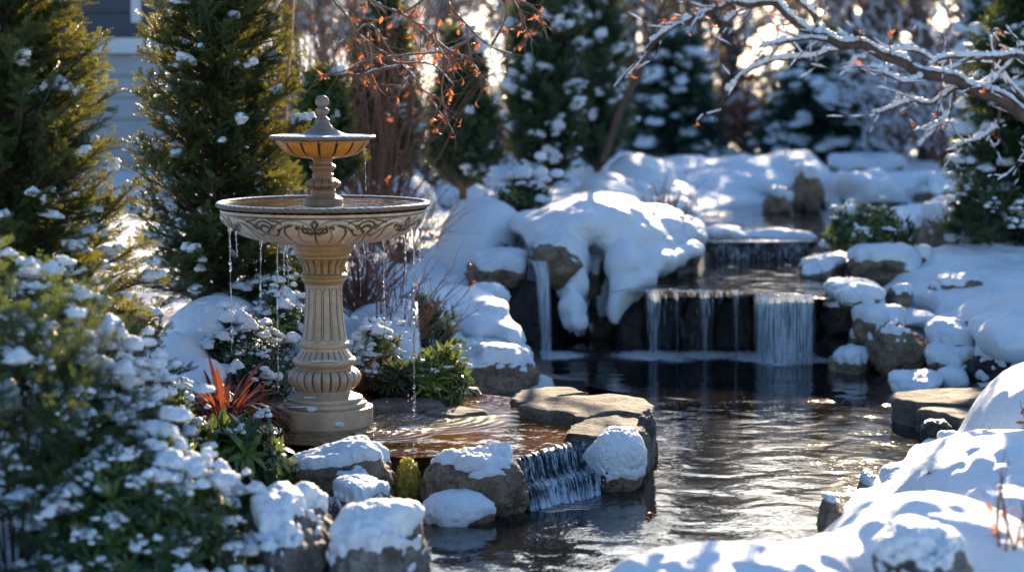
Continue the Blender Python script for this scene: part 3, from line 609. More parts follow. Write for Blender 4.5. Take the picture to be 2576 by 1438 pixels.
def lathe(name, prof, zoom, m, seg=384, step=.003, mod=None, smooth_prof=False, parent=fount):
    k = (3.126, 2.48)[zoom]
    pr = np.array([(r / k * MS, zz(y, zoom)) for y, r in prof])
    if smooth_prof: pr = spline(np.column_stack([pr, 0 * pr[:, 0]]), 6)[:, :2]
    d = np.concatenate([[0], np.cumsum(np.hypot(*np.diff(pr, axis=0).T))]); n = max(4, int(d[-1] / step))
    s = np.unique(np.concatenate([np.linspace(0, d[-1], n), d])); r = np.interp(s, d, pr[:, 0]); z = np.interp(s, d, pr[:, 1])
    th = np.arange(seg) * 2 * math.pi / seg; Rr = np.repeat(r[:, None], seg, 1); Z = np.repeat(z[:, None], seg, 1); TH = np.repeat(th[None], len(s), 0)
    G = np.zeros_like(Rr)
    if mod: dr, G, dz = mod(TH, Z, Rr, (z.max(), z.min())); Rr = Rr + dr; Z = Z + dz
    V = np.stack([FX + Rr * np.sin(TH), FD - Rr * np.cos(TH), Z], 2).reshape(-1, 3)
    i = np.arange(len(s) - 1)[:, None] * seg; j = np.arange(seg)[None]; kk = (j + 1) % seg
    F = np.stack([i + j, i + kk, i + seg + kk, i + seg + j], 2).reshape(-1, 4)
    return mk(name, V, F, m, parent, attrs={"groove": G.ravel()})
def fl(TH, n, ph=0.): return np.abs(((TH * n / (2 * math.pi) + ph) % 1) - .5) * 2      # 0 at the middle of a panel, 1 at its edge
def flutes(n, z0, z1, depth, line=.12, bulge=0., arch=True, dk=1.):
    def f(TH, Z, Rr, zr):
        u = fl(TH, n); t = (Z - z1) / (z0 - z1); ins = sst(0, .06, t) * (1 - sst(.94, 1, t))
        if arch:   # rounded top and bottom of each panel
            w = .80 * np.sqrt(np.clip(1 - np.clip((t - .90) / .10, 0, 1) ** 2, 0, 1)) * np.sqrt(np.clip(1 - np.clip((.06 - t) / .06, 0, 1) ** 2, 0, 1))
            g = np.exp(-((u - w) / line) ** 2) * ((t > -.02) & (t < 1.02)) * (w > .02)
            return -g * depth - depth * .6 * (u < w) * ins, g * dk, 0
        g = sst(1 - line * 2, 1, u) * ins
        return -g * depth + bulge * np.sqrt(np.clip(1 - u * u, 0, 1)) * ins, g * dk, 0
    return f
Z0, Z1 = (lambda y: zz(y, 0)), (lambda y: zz(y, 1))
lathe("finial", [(112, 1), (118, 26), (130, 44), (150, 56), (168, 58), (186, 56), (202, 44), (212, 30), (216, 32), (224, 50), (240, 60), (256, 57), (270, 46), (284, 33), (290, 33), (296, 40), (308, 52), (318, 62), (326, 64), (334, 60), (340, 58),
                 (346, 62), (354, 64), (362, 72), (374, 84), (384, 90), (390, 102), (402, 118), (418, 146), (430, 176), (440, 200), (452, 240)], 0, S_FIN, 96)
def rope(n, amp):
    def f(TH, Z, Rr, zr):
        t = (Z - zr[1]) / (zr[0] - zr[1]); u = ((TH * n / 6.2832 + t * 1.1) % 1); g = np.exp(-((u - .5) / .10) ** 2)
        h = _rnd(TH, n); g = g * (.35 + .65 * h)
        return -g * amp, g, 0
    return f
def _rnd(TH, n): return (np.sin(np.floor(TH * n / 6.2832) * 12.9898) * 43758.5453) % 1
def rim(name, r, yc, tube, zoom, m, n):
    a = np.linspace(-.5 * math.pi - .9, .5 * math.pi + .9, 22)
    return lathe(name, [(yc + tube * .82 * math.sin(t), r - tube + tube * math.cos(t)) for t in a], zoom, m, 720, .004, rope(n, .0018))
rim("small_rim", 447, 464, 21, 0, S_FROST, 46)
def panels(TH, Z, Rr, zr):
    u = fl(TH, 16, .0); t = (Z - zr[1]) / (zr[0] - zr[1])
    w = .93 * np.clip(1 - np.clip((t - .72) / .18, 0, 1) ** 2.5, 0, 1) ** .5
    g = np.exp(-((u - w) / .085) ** 2) * (t < .92) + np.exp(-((u - 1) / .09) ** 2) + np.exp(-((t - .97) / .03) ** 2)
    g = np.clip(g, 0, 1); return -.003 * g + .004 * (u < w) * (t < .9), g, 0
lathe("small_bowl", [(480, 420), (486, 392), (500, 388), (512, 380), (530, 366), (555, 345), (580, 322), (605, 285), (622, 240), (634, 180), (642, 110), (646, 88)], 0, S_AMBER, 720, .003, panels)
lathe("small_bowl_lid", [(440, 190), (447, 300), (452, 400), (458, 432)], 0, S_FROST, 128)
def bulbs(n, ya, yb, amp):
    def f(TH, Z, Rr, zr):
        u = fl(TH, n); a, b_ = Z0(ya), Z0(yb); t = np.clip((Z - b_) / (a - b_), 0, 1); ins = np.sin(math.pi * t) ** .5 * ((Z < a) & (Z > b_))
        g = sst(.72, 1, u) * ins; return amp * (np.sqrt(np.clip(1 - u * u, 0, 1)) - .6) * ins, g, 0
    return f
lathe("stem", [(640, 92), (652, 90), (668, 80), (684, 78), (694, 92), (702, 104), (712, 112), (722, 110), (734, 98), (750, 84), (768, 80), (774, 90), (784, 92), (792, 84), (806, 90), (818, 108), (832, 132), (850, 147), (868, 146), (884, 130), (895, 104),
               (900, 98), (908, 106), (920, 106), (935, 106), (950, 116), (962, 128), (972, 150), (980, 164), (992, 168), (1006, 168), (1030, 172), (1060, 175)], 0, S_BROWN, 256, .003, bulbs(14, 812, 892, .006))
rim("bowl_rim", 897, 1024, 27, 0, S_FROST, 84)
# scroll relief round the big bowl
def bez(P, n=10): return spline([(x, y, 0) for x, y in P], n)[:, :2]
def spiral(cx, cy_, r, a0, turns, k=18):
    a = a0 + np.linspace(0, turns * 6.283, k); rr = r * np.linspace(1, .15, k); return np.stack([cx + rr * np.cos(a), cy_ + rr * np.sin(a)], 1)
Wm = .25; CUR = []      # (points in metres: along the bowl, down from the rim), half width, darkness, lift
def cu(P, w, dk=1., lift=0.): CUR.append((np.array(P) * [Wm, .148], w, dk, lift))
cu(bez([(.06, .44), (.12, .28), (.28, .13), (.48, .10), (.66, .18), (.78, .32), (.90, .42), (1.0, .44)]), .0035)
cu(bez([(.10, .46), (.16, .34), (.30, .22), (.46, .20), (.60, .28), (.72, .42), (.84, .50), (1.0, .50)]), .003)
cu(bez([(.08, .45), (.14, .31), (.29, .175), (.47, .15), (.63, .23), (.75, .37), (.87, .46), (1.0, .47)]), .006, 0., .007)
cu(spiral(.16, .42, .11, 3.4, 1.25), .003); cu(spiral(.33, .33, .05, 3., 1.), .003); cu(spiral(.80, .30, .07, 1.5, -1.1), .0028)
cu(bez([(1., .12), (.9, .16), (.84, .26), (.88, .36)]), .003); cu(bez([(1., .26), (.93, .3), (.9, .4), (.95, .46)]), .0045)
cu(bez([(.62, .18), (.72, .12), (.82, .10), (.92, .02)]), .0025); cu(bez([(0, .1), (.05, .2), (.03, .3), (.0, .36)]), .004); cu(bez([(.0, .44), (.07, .5), (.12, .47)]), .0045)
cu(bez([(.70, .40), (.76, .5), (.84, .56), (.93, .5)]), .004); cu(bez([(.76, .44), (.82, .5), (.9, .5)]), .004, .8, .004)
cu([(0, .5), (0, 1)], .003); cu(bez([(.30, .38), (.34, .6), (.30, .8), (.27, 1)]), .0016, .8)
cu(bez([(.44, .24), (.56, .32), (.60, .5), (.56, .75), (.5, 1)]), .003); cu(bez([(.98, .5), (.92, .7), (.8, 1)]), .002)
cu(bez([(.78, .56), (.74, .75), (.66, 1)]), .0016, .8); cu([(0, .03), (1, .03)], .0025); cu(bez([(.2, .24), (.24, .34), (.22, .42)]), .002)
def bowlmod(TH, Z, Rr, zr):
    za, zb = Z0(1084), Z0(1350)
    u = np.abs(((TH / (2 * math.pi) * 6 + .5) % 1) - .5) * 2; v = np.clip((za - Z) / (za - zb), 0, 1)
    U = u[0]; vr = v[:, 0]; G = np.zeros_like(Z); L = np.zeros_like(Z)
    n = TH.shape[1]; uu, inv = np.unique(np.round(U, 5), return_inverse=True)
    A = np.stack(np.meshgrid(uu * Wm, vr * .148), 2)
    g = np.zeros(A.shape[:2]); l = np.zeros(A.shape[:2])
    for P, w, dk, lift in CUR:
        d = np.full(A.shape[:2], 9.)
        w = w * 2.1
        for a, b_ in zip(P[:-1], P[1:]):
            e = b_ - a; t = np.clip(((A - a) @ e) / (e @ e + 1e-12), 0, 1); d = np.minimum(d, np.linalg.norm(A - a - t[..., None] * e, axis=2))
        k = np.exp(-(d / w) ** 2); g = np.maximum(g, k * dk)
        if lift: l = np.maximum(l, lift * np.sqrt(np.clip(1 - (d / w) ** 2, 0, 1))); g = g * (1 - .9 * (d < w * .75))
    g = g[:, inv]; l = l[:, inv]
    ins = (Z < za + 1e-4)
    return (l - .0035 * g) * ins, g * ins, 0
lathe("large_bowl", [(1062, 868), (1072, 862), (1084, 858), (1100, 860), (1130, 850), (1180, 822), (1230, 772), (1280, 682), (1310, 590), (1330, 490), (1345, 390), (1352, 250), (1353, 150)], 0, S_CREAM, 1440, .0025, bowlmod)
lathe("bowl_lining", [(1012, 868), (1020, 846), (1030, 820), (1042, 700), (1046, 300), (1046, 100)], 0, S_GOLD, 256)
m, nt, b, pn = water_mat("bowl_surface", (.06, .028, .006), (.12, .055, .012), (.35, .65), 14, .006, 60, .002, .04)
lathe("bowl_water", [(1024, 842), (1024, 400), (1024, 120)], 0, m, 128, .05)
# pedestal, from the capital down
def capm(TH, Z, Rr, zr): a = flutes(18, Z1(176), Z1(280), .003, .13)(TH, Z, Rr, zr); return a
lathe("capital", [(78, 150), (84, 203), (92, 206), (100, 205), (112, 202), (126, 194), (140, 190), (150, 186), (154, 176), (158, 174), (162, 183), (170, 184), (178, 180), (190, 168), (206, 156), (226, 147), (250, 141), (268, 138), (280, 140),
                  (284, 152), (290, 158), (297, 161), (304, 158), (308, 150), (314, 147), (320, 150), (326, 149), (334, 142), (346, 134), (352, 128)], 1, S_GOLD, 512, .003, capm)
lathe("shaft", [(346, 130), (360, 126), (400, 124), (450, 124), (500, 126), (550, 130), (600, 136), (650, 142), (700, 149), (738, 157)], 1, S_SHAFT, 512, .003, flutes(14, Z1(368), Z1(722), .004, .09))
def flm(TH, Z, Rr, zr):
    a = flutes(26, Z1(787), Z1(842), .004, .2, arch=False)(TH, Z, Rr, zr)
    b_ = flutes(24, Z1(912), Z1(1052), .006, .16, bulge=.010, arch=False)(TH, Z, Rr, zr)
    return a[0] + b_[0], np.maximum(a[1], b_[1]), 0
lathe("baluster", [(732, 150), (738, 164), (746, 167), (756, 167), (764, 164), (770, 156), (776, 152), (786, 154), (800, 164), (820, 180), (838, 194), (846, 205), (856, 212), (868, 213), (880, 207), (892, 198), (900, 184), (906, 180), (912, 188),
                   (924, 206), (940, 222), (960, 232), (980, 232), (1000, 225), (1020, 212), (1038, 194), (1050, 178), (1056, 172), (1066, 172)], 1, S_SHAFT, 600, .003, flm)
lathe("foot", [(1058, 172), (1066, 176), (1078, 190), (1088, 212), (1096, 236), (1100, 248), (1108, 254), (1118, 253), (1124, 248), (1126, 262), (1130, 278), (1138, 283), (1150, 283), (1158, 278), (1162, 274)], 1, S_SHAFT, 256)
lathe("plinth", [(1158, 200), (1160, 312), (1164, 320), (1170, 323), (1230, 323), (1290, 323), (1302, 320), (1310, 316)], 1, S_SHAFT, 256)
def lump(c, half, seed, parent, name="snow_patch", k=4):
    P, T = rock_pts(k, half, seed, 2.2, 0, .2); return mk(name, P + np.array(c), T, M_SNOW, parent)
def onfount(px, py, r, zoom=1):
    xd = (650 + px / 2.48) * .936; yd = (620 + py / 2.48) * .936
    a = math.asin(max(-1, min(1, (at(xd, yd, FD - r)[0] - FX) / r))); return np.array([FX + r * math.sin(a), FD - r * math.cos(a), at(xd, yd, FD - r)[2]])
R_ = lambda r: r / 2.48 * MS
lump(onfount(465, 1188, R_(300)), (.026, .012, .012), 5, fount); lump(onfount(636, 1290, R_(322)), (.032, .008, .014), 6, fount)
lump(onfount(520, 868, R_(208)), (.05, .012, .004), 7, fount); lump(onfount(400, 1178, R_(302)), (.07, .01, .003), 8, fount)
lump(onfount(600, 868, R_(205)), (.03, .012, .005), 9, fount); lump(onfount(450, 1112, R_(250)), (.03, .008, .003), 10, fount)
# ------------------------------------------------------------------ plants: templates
rs = np.random.RandomState(11)
def needle_spray(nn, length, nl, nw, rows=2, rng=rs, droop=.05):
    """a shoot along +x of unit length with flat needles; returns needle verts/quads and stem line"""
    V, F = [], []; n = 0
    for i in range(nn):
        t = (i + .5) / nn; x = length * t; zc = -droop * t * t * length
        L = nl * (1 - .45 * t) * rng.uniform(.85, 1.15)
        for sgn in ((-1, 1) if rows == 2 else (-1, 0, 1)):
            a = math.radians(rng.uniform(38, 62)) if sgn else math.radians(rng.uniform(25, 50))
            up = rng.uniform(-.1, .45) if sgn else rng.uniform(.6, 1.1)
            d = np.array([math.cos(a), (sgn if sgn else rng.uniform(-.3, .3)) * math.sin(a), up * (.6 if sgn else 1)]); d /= np.linalg.norm(d)
            s = np.cross(d, [0, 0, 1.]); s /= np.linalg.norm(s); s = s * nw * .5 + np.array([0, 0, rng.uniform(-.2, .2) * nw])
            b = np.array([x, 0, zc]); m = b + d * L * .45 + [0, 0, L * .06]; e = b + d * L - [0, 0, L * .03]
            V += [b, m - s, e, m + s]; F.append([n, n + 1, n + 2, n + 3]); n += 4
    return np.array(V), np.array(F)
def fan(nm, ns, nside, nl, nw, rng=rs):
    """a shoot with side shoots, all clothed in needles"""
    v, f = needle_spray(nm, 1., nl, nw, 3); parts = [(v, f, np.zeros(len(v)))]
    for i in range(ns):
        t = .12 + .75 * i / ns; a = (1 if i % 2 else -1) * math.radians(rng.uniform(35, 60)); L = (1 - t * .6) * rng.uniform(.5, .75)
        d = np.array([[math.cos(a), math.sin(a), rng.uniform(-.1, .45)]]); v, f = needle_spray(nside, 1., nl / L * .9, nw / L, 3)
        parts.append(scatter(v, f, frames(d, np.array([L]), np.array([rng.uniform(-.4, .4)])), np.array([[t, 0, 0]])))
    V, F, T = join(parts); return V, F[0]
SPR = [fan(13, 4, 8, .17, .036) for _ in range(5)]         # yew-like shoot
SPR2 = [fan(6, 3, 4, .26, .085) for _ in range(3)]         # coarser, for plants farther off
def stem_t():
    V, F, T = tubes([(np.array([[0, 0, 0], [.5, 0, -.012], [.97, 0, -.05]]), [.012, .009, .004])], 4); return V, F
STEM = stem_t()
def blade(n=5, w=.06, arc=.5, fold=.15):
    t = np.linspace(0, 1, n + 1); x = np.sin(t * arc * 1.6) / max(arc * 1.6, .01); z = (np.cos(t * arc * 1.6) - 1) / max(arc * 1.6, .01)
    ww = w * np.sin(np.pi * np.clip(t * .9 + .08, 0, 1)) ** .7
    V = []
    for a, b, c in zip(x, z, ww): V += [[a, -c, b + fold * c], [a, 0, b], [a, c, b + fold * c]]
    F = []
    for i in range(n):
        k = i * 3; F += [[k, k + 3, k + 4, k + 1], [k + 1, k + 4, k + 5, k + 2]]
    return np.array(V), np.array(F)
def clump_t(seed, k=2, flat=.55):
    V, T = ico(k); P = V * (1 + .32 * fbm(V * 1.6 + seed * 3.1, 2, seed) + .10 * noise(V * 4.5, seed))[:, None]; P[:, 2] *= flat; P[:, 2] = np.where(P[:, 2] < 0, P[:, 2] * .35, P[:, 2]); return P, T
CL = [clump_t(s, 3, .85) for s in range(6)]; CLs = [clump_t(s + 9, 2, .8) for s in range(6)]

def place(temps, M, P, tint=None):
    parts = []; n = len(P); w = np.random.RandomState(n).randint(0, len(temps), n)
    for i, (v, f) in enumerate(temps):
        k = w == i
        if k.any(): parts.append(scatter(v, f, M[k], P[k], None if tint is None else tint[k]))
    return join(parts)
def clumps(P, size, parent, temps=CL, rng=rs, stretch=1.3, d=None, name="snow_clumps"):
    n = len(P); s = size if np.ndim(size) else np.full(n, size)
    if d is None: a = rng.uniform(0, 6.28, n); d = np.stack([np.cos(a), np.sin(a), rng.uniform(-.15, .15, n)], 1)
    S = np.stack([s * rng.uniform(1, stretch, n), s * rng.uniform(.75, 1.1, n), s * rng.uniform(.8, 1.2, n)], 1)
    V, F, t = place(temps, frames(d, S), P); return mk(name, V, F, M_SNOW, parent)

def conifer(name, label, px, D, zb, zt, prof, nb, sp_len, dens, mat_, el=(20, 50), snow=0., snow_s=.03, group=None, seed=1, temps=SPR, width=1., snowfn=None, cat="conifer", trunk_r=.035, wig=.18, tips=True, snow_temps=CL, stems=True, loc=None):
    r = np.random.RandomState(seed); X = at(px, 700, D)[0] if loc is None else loc[0]
    root = empty(name, (X, D, zb), label, cat, group); H = zt - zb
    lines = [(spline([(X, D, zb - .1), (X + r.uniform(-.02, .02), D, zb + H * .5), (X, D, zt - .02)], 6), np.linspace(trunk_r, .005, 13))]
    Ps, Ds, Ls, Hf = [], [], [], []
    for i in range(nb):
        h = ((i + r.rand()) / nb) ** .9; az = i * 2.39996 + r.uniform(-.4, .4); R = np.interp(h, [p[0] for p in prof], [p[1] for p in prof]) * (1 + r.uniform(-wig, wig)) * width
        e = math.radians(r.uniform(*el)); base = np.array([X, D, zb + H * h * .97 - R * math.tan(e) * .5]); base[2] = max(base[2], zb + .01)
        dh = np.array([math.cos(az), math.sin(az), 0]); P = [base + dh * R * t + np.array([0, 0, R * math.tan(e) * (t ** 1.3)]) for t in (0, .35, .7, 1)]
        P = spline(P, 4); lines.append((P, np.linspace(.010 + .01 * (1 - h), .003, len(P)) * (1 if R > .15 else .6)))
        dirs = np.gradient(P, axis=0); dirs /= np.linalg.norm(dirs, axis=1)[:, None]
        ns = max(2, int(dens * R / sp_len))
        for k in range(ns):
            t = .22 + .78 * (k + r.rand()) / ns; j = t * (len(P) - 1); a = int(min(j, len(P) - 2)); p = P[a] + (P[a + 1] - P[a]) * (j - a)
            d = dirs[a]; sd = 1 if k % 2 else -1; yaw = sd * math.radians(r.uniform(25, 60)) * (1 - .5 * t); c, s = math.cos(yaw), math.sin(yaw)
            dd = np.array([d[0] * c - d[1] * s, d[0] * s + d[1] * c, d[2] * .8 + r.uniform(-.25, .3)]) + r.normal(0, .28, 3)
            Ps.append(p + r.normal(0, .008, 3)); Ds.append(dd); Ls.append(sp_len * r.uniform(.65, 1.15) * (1.1 - .35 * t)); Hf.append((h, t))
        if tips: Ps.append(P[-2]); Ds.append(dirs[-1]); Ls.append(sp_len * r.uniform(.8, 1.1)); Hf.append((h, 1))
    Ps, Ds, Ls, Hf = map(np.array, (Ps, Ds, Ls, Hf)); n = len(Ps); M = frames(Ds, Ls, r.uniform(-.9, .9, n))
    tint = np.clip(.25 + .5 * r.rand(n) + .25 * (Hf[:, 1] - .5), 0, 1)
    V, F, t = place(temps, M, Ps, tint); t = np.clip(t + np.random.RandomState(3).uniform(-.12, .12, len(t)), 0, 1)
    mk("foliage", V, F, mat_, root, attrs={"tint": t})
    V, F, t = tubes(lines, 5)
    if stems: V, F, t = join([(V, F, t), scatter(STEM[0], STEM[1], M, Ps)])
    mk("trunk", V, F, M_BARK, root)
    if snow > 0:
        pr = snow * (.4 + .9 * Hf[:, 1]) * (snowfn(Hf[:, 0], Ps) if snowfn else 1); k = (r.rand(n) < pr)
        if k.any():
            dd = Ds[k] / np.linalg.norm(Ds[k], axis=1)[:, None]
            # each clump is a few lumps lying along its shoot
            Pk = Ps[k] + dd * (Ls[k] * .5)[:, None] + [0, 0, .012]; s = snow_s * r.uniform(.5, 1.3, k.sum())
            Pa = np.concatenate([Pk, Pk + dd * (s * .9)[:, None] + r.normal(0, .3, (len(Pk), 3)) * s[:, None] * [1, 1, .3], Pk - dd * (s * .8)[:, None] + r.normal(0, .3, (len(Pk), 3)) * s[:, None] * [1, 1, .3]])
            clumps(Pa, np.concatenate([s, s * .75, s * .6]), root, snow_temps, r, 1.5, np.concatenate([dd] * 3) * [1, 1, .25])
    return root
zat = lambda py, D: at(1288, py, D)[2]
def px_r(w, D): return w / FPX * D
def prof_px(D, zb, zt, pts): return sorted([((zat(y, D) - zb) / (zt - zb), px_r(w, D)) for y, w in pts])

# near evergreens
zb, zt = .35, 3.1; D = 8.7
conifer("yew_tree", "large dark green yew with gold-lit shoots, nearest the left edge", 40, D, zb, zt, [(0, .55)] + prof_px(D, zb, zt, [(850, 310), (700, 285), (560, 215), (400, 190), (250, 190), (120, 150), (0, 115)]) + [(.9, .12), (1, .03)],
        470, .15, 3.6, M_YEW, el=(5, 40), snow=.05, snow_s=.03, seed=2, snowfn=lambda h, P: np.where(P[:, 2] < zat(600, 8.7), 2.6, .8), stems=True, wig=.25)
zb, zt = .5, 3.3; D = 12.0
conifer("yew_tree", "tall bushy yew with snow flecks standing just behind the fountain's left", 555, D, zb, zt, [(0, .30)] + prof_px(D, zb, zt, [(730, 140), (600, 175), (470, 175), (330, 155), (200, 148), (80, 122), (0, 105)]) + [(.93, .10), (1, .03)],
        460, .165, 3.6, M_YEW, el=(5, 40), snow=.05, snow_s=.036, seed=5, snowfn=lambda h, P: np.where(P[:, 2] < zat(480, 12), 2.2, .7), wig=.25)
def shrub(name, label, x0, y0, x1, y1, D, dep, n, temps, L, mat_, snow=.5, ss=.03, seed=1, cat="shrub", group=None, up=.5, droop=0., zb=None, tint=(0, 1), stem=True, stretch=1.3, roll=.5, snow_temps=CL, sunk=.35, shell=.45, parentlabel=None, zadd=.015):
    r = np.random.RandomState(seed); cx = (x0 + x1) / 2; X = at(cx, y0, D)[0]; zt = at(cx, y0, D)[2]; zb = at(cx, y1, D)[2] if zb is None else zb
    rx = (x1 - x0) / 2 / FPX * D; root = empty(name, (X, D, zb), label, cat, group); H = zt - zb
    d = r.normal(size=(n, 3)); d[:, 2] = np.abs(d[:, 2]) * 1.1 - .15; d /= np.linalg.norm(d, axis=1)[:, None]
    k = 1 - shell * r.rand(n) ** 1.5; L_ = L * r.uniform(.7, 1.2, n)
    P = np.array([X, D, zb + H * .1]) + d * k[:, None] * np.array([max(rx - L * .6, .02), max(dep / 2 - L * .6, .02), max(H * .9 - L * .5, .02)])
    dd = d * [1, 1, .7] + [0, 0, up] + r.normal(0, .25, (n, 3)); dd[:, 2] -= droop * r.rand(n)
    M = frames(dd, L_, r.uniform(-roll, roll, n)); V, F, t = place(temps, M, P, tint[0] + (tint[1] - tint[0]) * r.rand(n))
    t = np.clip(t + np.random.RandomState(4).uniform(-.1, .1, len(t)), 0, 1)
    mk("foliage", V, F, mat_, root, attrs={"tint": t})
    if stem:
        c = np.array([X, D, zb - .03]); q = r.choice(n, min(n, 60), replace=False)
        V, F, t = tubes([(spline([c + r.normal(0, .02, 3) * [1, 1, 0], c * .5 + P[i] * .5 + [0, 0, -.03], P[i]], 3), np.linspace(.006, .002, 7)) for i in q], 4)
        mk("stems", V, F, M_BARK, root)
    if snow > 0:
        nd = dd / np.linalg.norm(dd, axis=1)[:, None]; m = (r.rand(n) < snow * np.clip(d[:, 2] + .55, .1, 1)) & (k > .62)
        Pk = P[m] + nd[m] * (L_[m] * .45)[:, None] + [0, 0, zadd]; s = ss * r.uniform(.45, 1.35, m.sum())
        s = s * r.choice([.4, .65, 1., 1.6], len(s), p=[.34, .28, .23, .15]); Pa = [Pk] + [Pk + r.normal(0, 1.0, Pk.shape) * s[:, None] * [1.2, 1.2, .55] for _ in range(8)]; clumps(np.concatenate(Pa), np.concatenate([s * .75] + [s * r.uniform(.2, .6, len(s)) for _ in range(8)]), root, snow_temps, r, stretch)
    return root
def rosette(nl, w, arc, rng, spread=(20, 75), L=(.7, 1.)):
    bl = [blade(4, w, a) for a in (arc * .6, arc, arc * 1.4)]; parts = []
    for i in range(nl):
        az = i * 2.4 + rng.uniform(-.3, .3); el = math.radians(90 - rng.uniform(*spread)); d = np.array([[math.sin(el), math.cos(el) * math.cos(az), math.cos(el) * math.sin(az)]])
        v, f = bl[i % 3]; parts.append(scatter(v, f, frames(d, np.array([rng.uniform(*L)]), None, up=(1, 0, 0)), np.array([[rng.uniform(-.15, .05), 0, 0]])))
    V, F, t = join(parts); return V, F[0]
ROS = [rosette(9, .13, .6, rs) for _ in range(3)]; ROSN = [rosette(12, .07, .7, rs) for _ in range(3)]
# near blurred snowy evergreen, lower left
shrub("snowy_evergreen_shrub", "big evergreen shrub loaded with snow clumps filling the lower left corner", -420, 640, 450, 1640, 7.5, 1.5, 600, SPR, .17, M_DARKG, .42, .042, 21, up=.35, zb=-.05, shell=.4)
shrub("snowy_evergreen_shrub", "lower snow-clumped evergreen shrub between the corner shrub and the nearest grey rocks", 60, 1085, 655, 1600, 7.25, 1.0, 800, ROSN, .09, M_LEAF, .26, .036, 22, up=.45, zb=-.05, shell=.35)
shrub("snowy_evergreen_shrub", "snow-dappled middle evergreen shrub under the big left yew", 40, 800, 470, 1300, 7.9, 1.0, 400, SPR, .15, M_DARKG, .40, .034, 23, up=.4, zb=-.02, shell=.4)
# plants round the fountain
shrub("leafy_shrub", "narrow-leaved shrub heaped with snow left of the fountain shaft", 448, 775, 770, 1010, 10.9, .7, 240, ROSN, .085, M_DARKG, .26, .034, 31, up=.6, shell=.3, zb=.15, snow_temps=CL)
shrub("leafy_shrub", "small snowy shrub rising behind the fountain's left side", 618, 700, 790, 860, 11.6, .5, 90, ROSN, .09, M_LEAF, .5, .036, 32, up=.7, shell=.4)
shrub("leafy_shrub", "dark leafy plant with snow pads between corner shrub and red grass", 372, 965, 500, 1150, 8.9, .5, 80, ROS, .085, M_LEAF, .9, .022, 33, up=.6, shell=.3, zb=.12)
shrub("leafy_plant", "broad-leaved green plant with little snow in front of the fountain base", 415, 1030, 775, 1245, 8.95, .55, 110, ROS, .125, M_LEAF, .35, .016, 34, up=.45, shell=.35, zb=.06)
shrub("leafy_plant", "plant with long green and yellow leaves at the foot of the round tan boulder", 990, 862, 1212, 1005, 10.95, .4, 90, ROSN, .135, M_LEAF, .35, .016, 35, up=.5, droop=.5, shell=.4, zb=.2)
shrub("leafy_plant", "snow-dusted leafy plant right behind the fountain's baluster", 868, 805, 1040, 950, 11.2, .5, 60, ROSN, .10, M_LEAF, .7, .030, 36, up=.6, shell=.35, zb=.22)
shrub("leafy_plant", "drooping green fronds beside the flat wet slab behind the fountain", 930, 900, 1075, 1000, 10.9, .3, 30, ROSN, .10, M_DARKG, .25, .015, 37, up=.3, droop=.7, shell=.4, zb=.2)
shrub("yew_bush", "dark ferny low bush on the snow slope right of the long drip", 965, 745, 1160, 880, 12.2, .5, 80, SPR, .15, M_DARKG, .12, .025, 38, up=.35, droop=.4, shell=.6)
shrub("moss_cushion", "round yellow-green mossy cushion between two front rocks", 984, 1146, 1068, 1258, 9.25, .2, 520, ROS, .018, M_MOSS, 0, .01, 39, tint=(.1, 1), up=.1, shell=.25, zb=.0, stem=False, cat="moss plant")
shrub("yew_bush", "low green yew twigs in the shade at the foot of the bushy yew", 560, 640, 880, 800, 12.3, .5, 110, SPR, .16, M_DARKG, .3, .03, 40, up=.4, shell=.5)
def grass(name, label, px, py, z, n, L, mat_, w=.03, seed=1, spread=70, cat="ornamental grass", tint=(0, 1), lean=(0, 0, 0), r0=.05, arc=(.3, 1.2)):
    r = np.random.RandomState(seed); c = onz(px, py, z); root = empty(name, c, label, cat)
    az = r.uniform(0, 6.28, n); el = np.radians(90 - spread * r.rand(n) ** .7); d = np.stack([np.cos(el) * np.cos(az), np.cos(el) * np.sin(az), np.sin(el)], 1) + lean
    P = c + np.stack([np.cos(az), np.sin(az), 0 * az], 1) * (r0 * r.rand(n))[:, None]; S = L * r.uniform(.55, 1.1, n)
    V, F, t = place([blade(7, w, a) for a in np.linspace(arc[0], arc[1], 5)], frames(d, S), P, tint[0] + (tint[1] - tint[0]) * r.rand(n))
    mk("blades", V, F, mat_, root, attrs={"tint": t}); return root
grass("red_grass", "tuft of orange-red strap leaves left of the fountain base", 565, 1052, .26, 180, .32, M_RED, .036, 51, 88, tint=(.1, 1), r0=.12, arc=(.3, 1.5))
grass("red_grass", "red strap-leaved tuft at the snow's edge, farthest left of the red plants", 500, 1045, .25, 80, .24, M_RED, .034, 56, 75, tint=(.0, .9), r0=.06)
grass("red_grass", "smaller red strap-leaved tuft touching the fountain base", 650, 1062, .2, 90, .21, M_RED, .035, 52, 75, tint=(.2, 1), r0=.06)
grass("dark_grass", "dark purplish strap leaves spilling forward under the red grass", 600, 1090, .2, 90, .2, M_RED, .05, 53, 88, tint=(0, .45), r0=.08)
grass("bronze_grass", "upright bronze grass right of the fountain's baluster", 905, 985, .2, 60, .33, M_BRONZE, .022, 54, 50, lean=(.35, 0, 0), r0=.06, arc=(.2, .9))
grass("bronze_grass", "thin straight bronze blades beside the drooping fronds", 965, 990, .2, 26, .26, M_BRONZE, .02, 55, 45, lean=(.1, 0, 0), r0=.03, arc=(.1, .6))

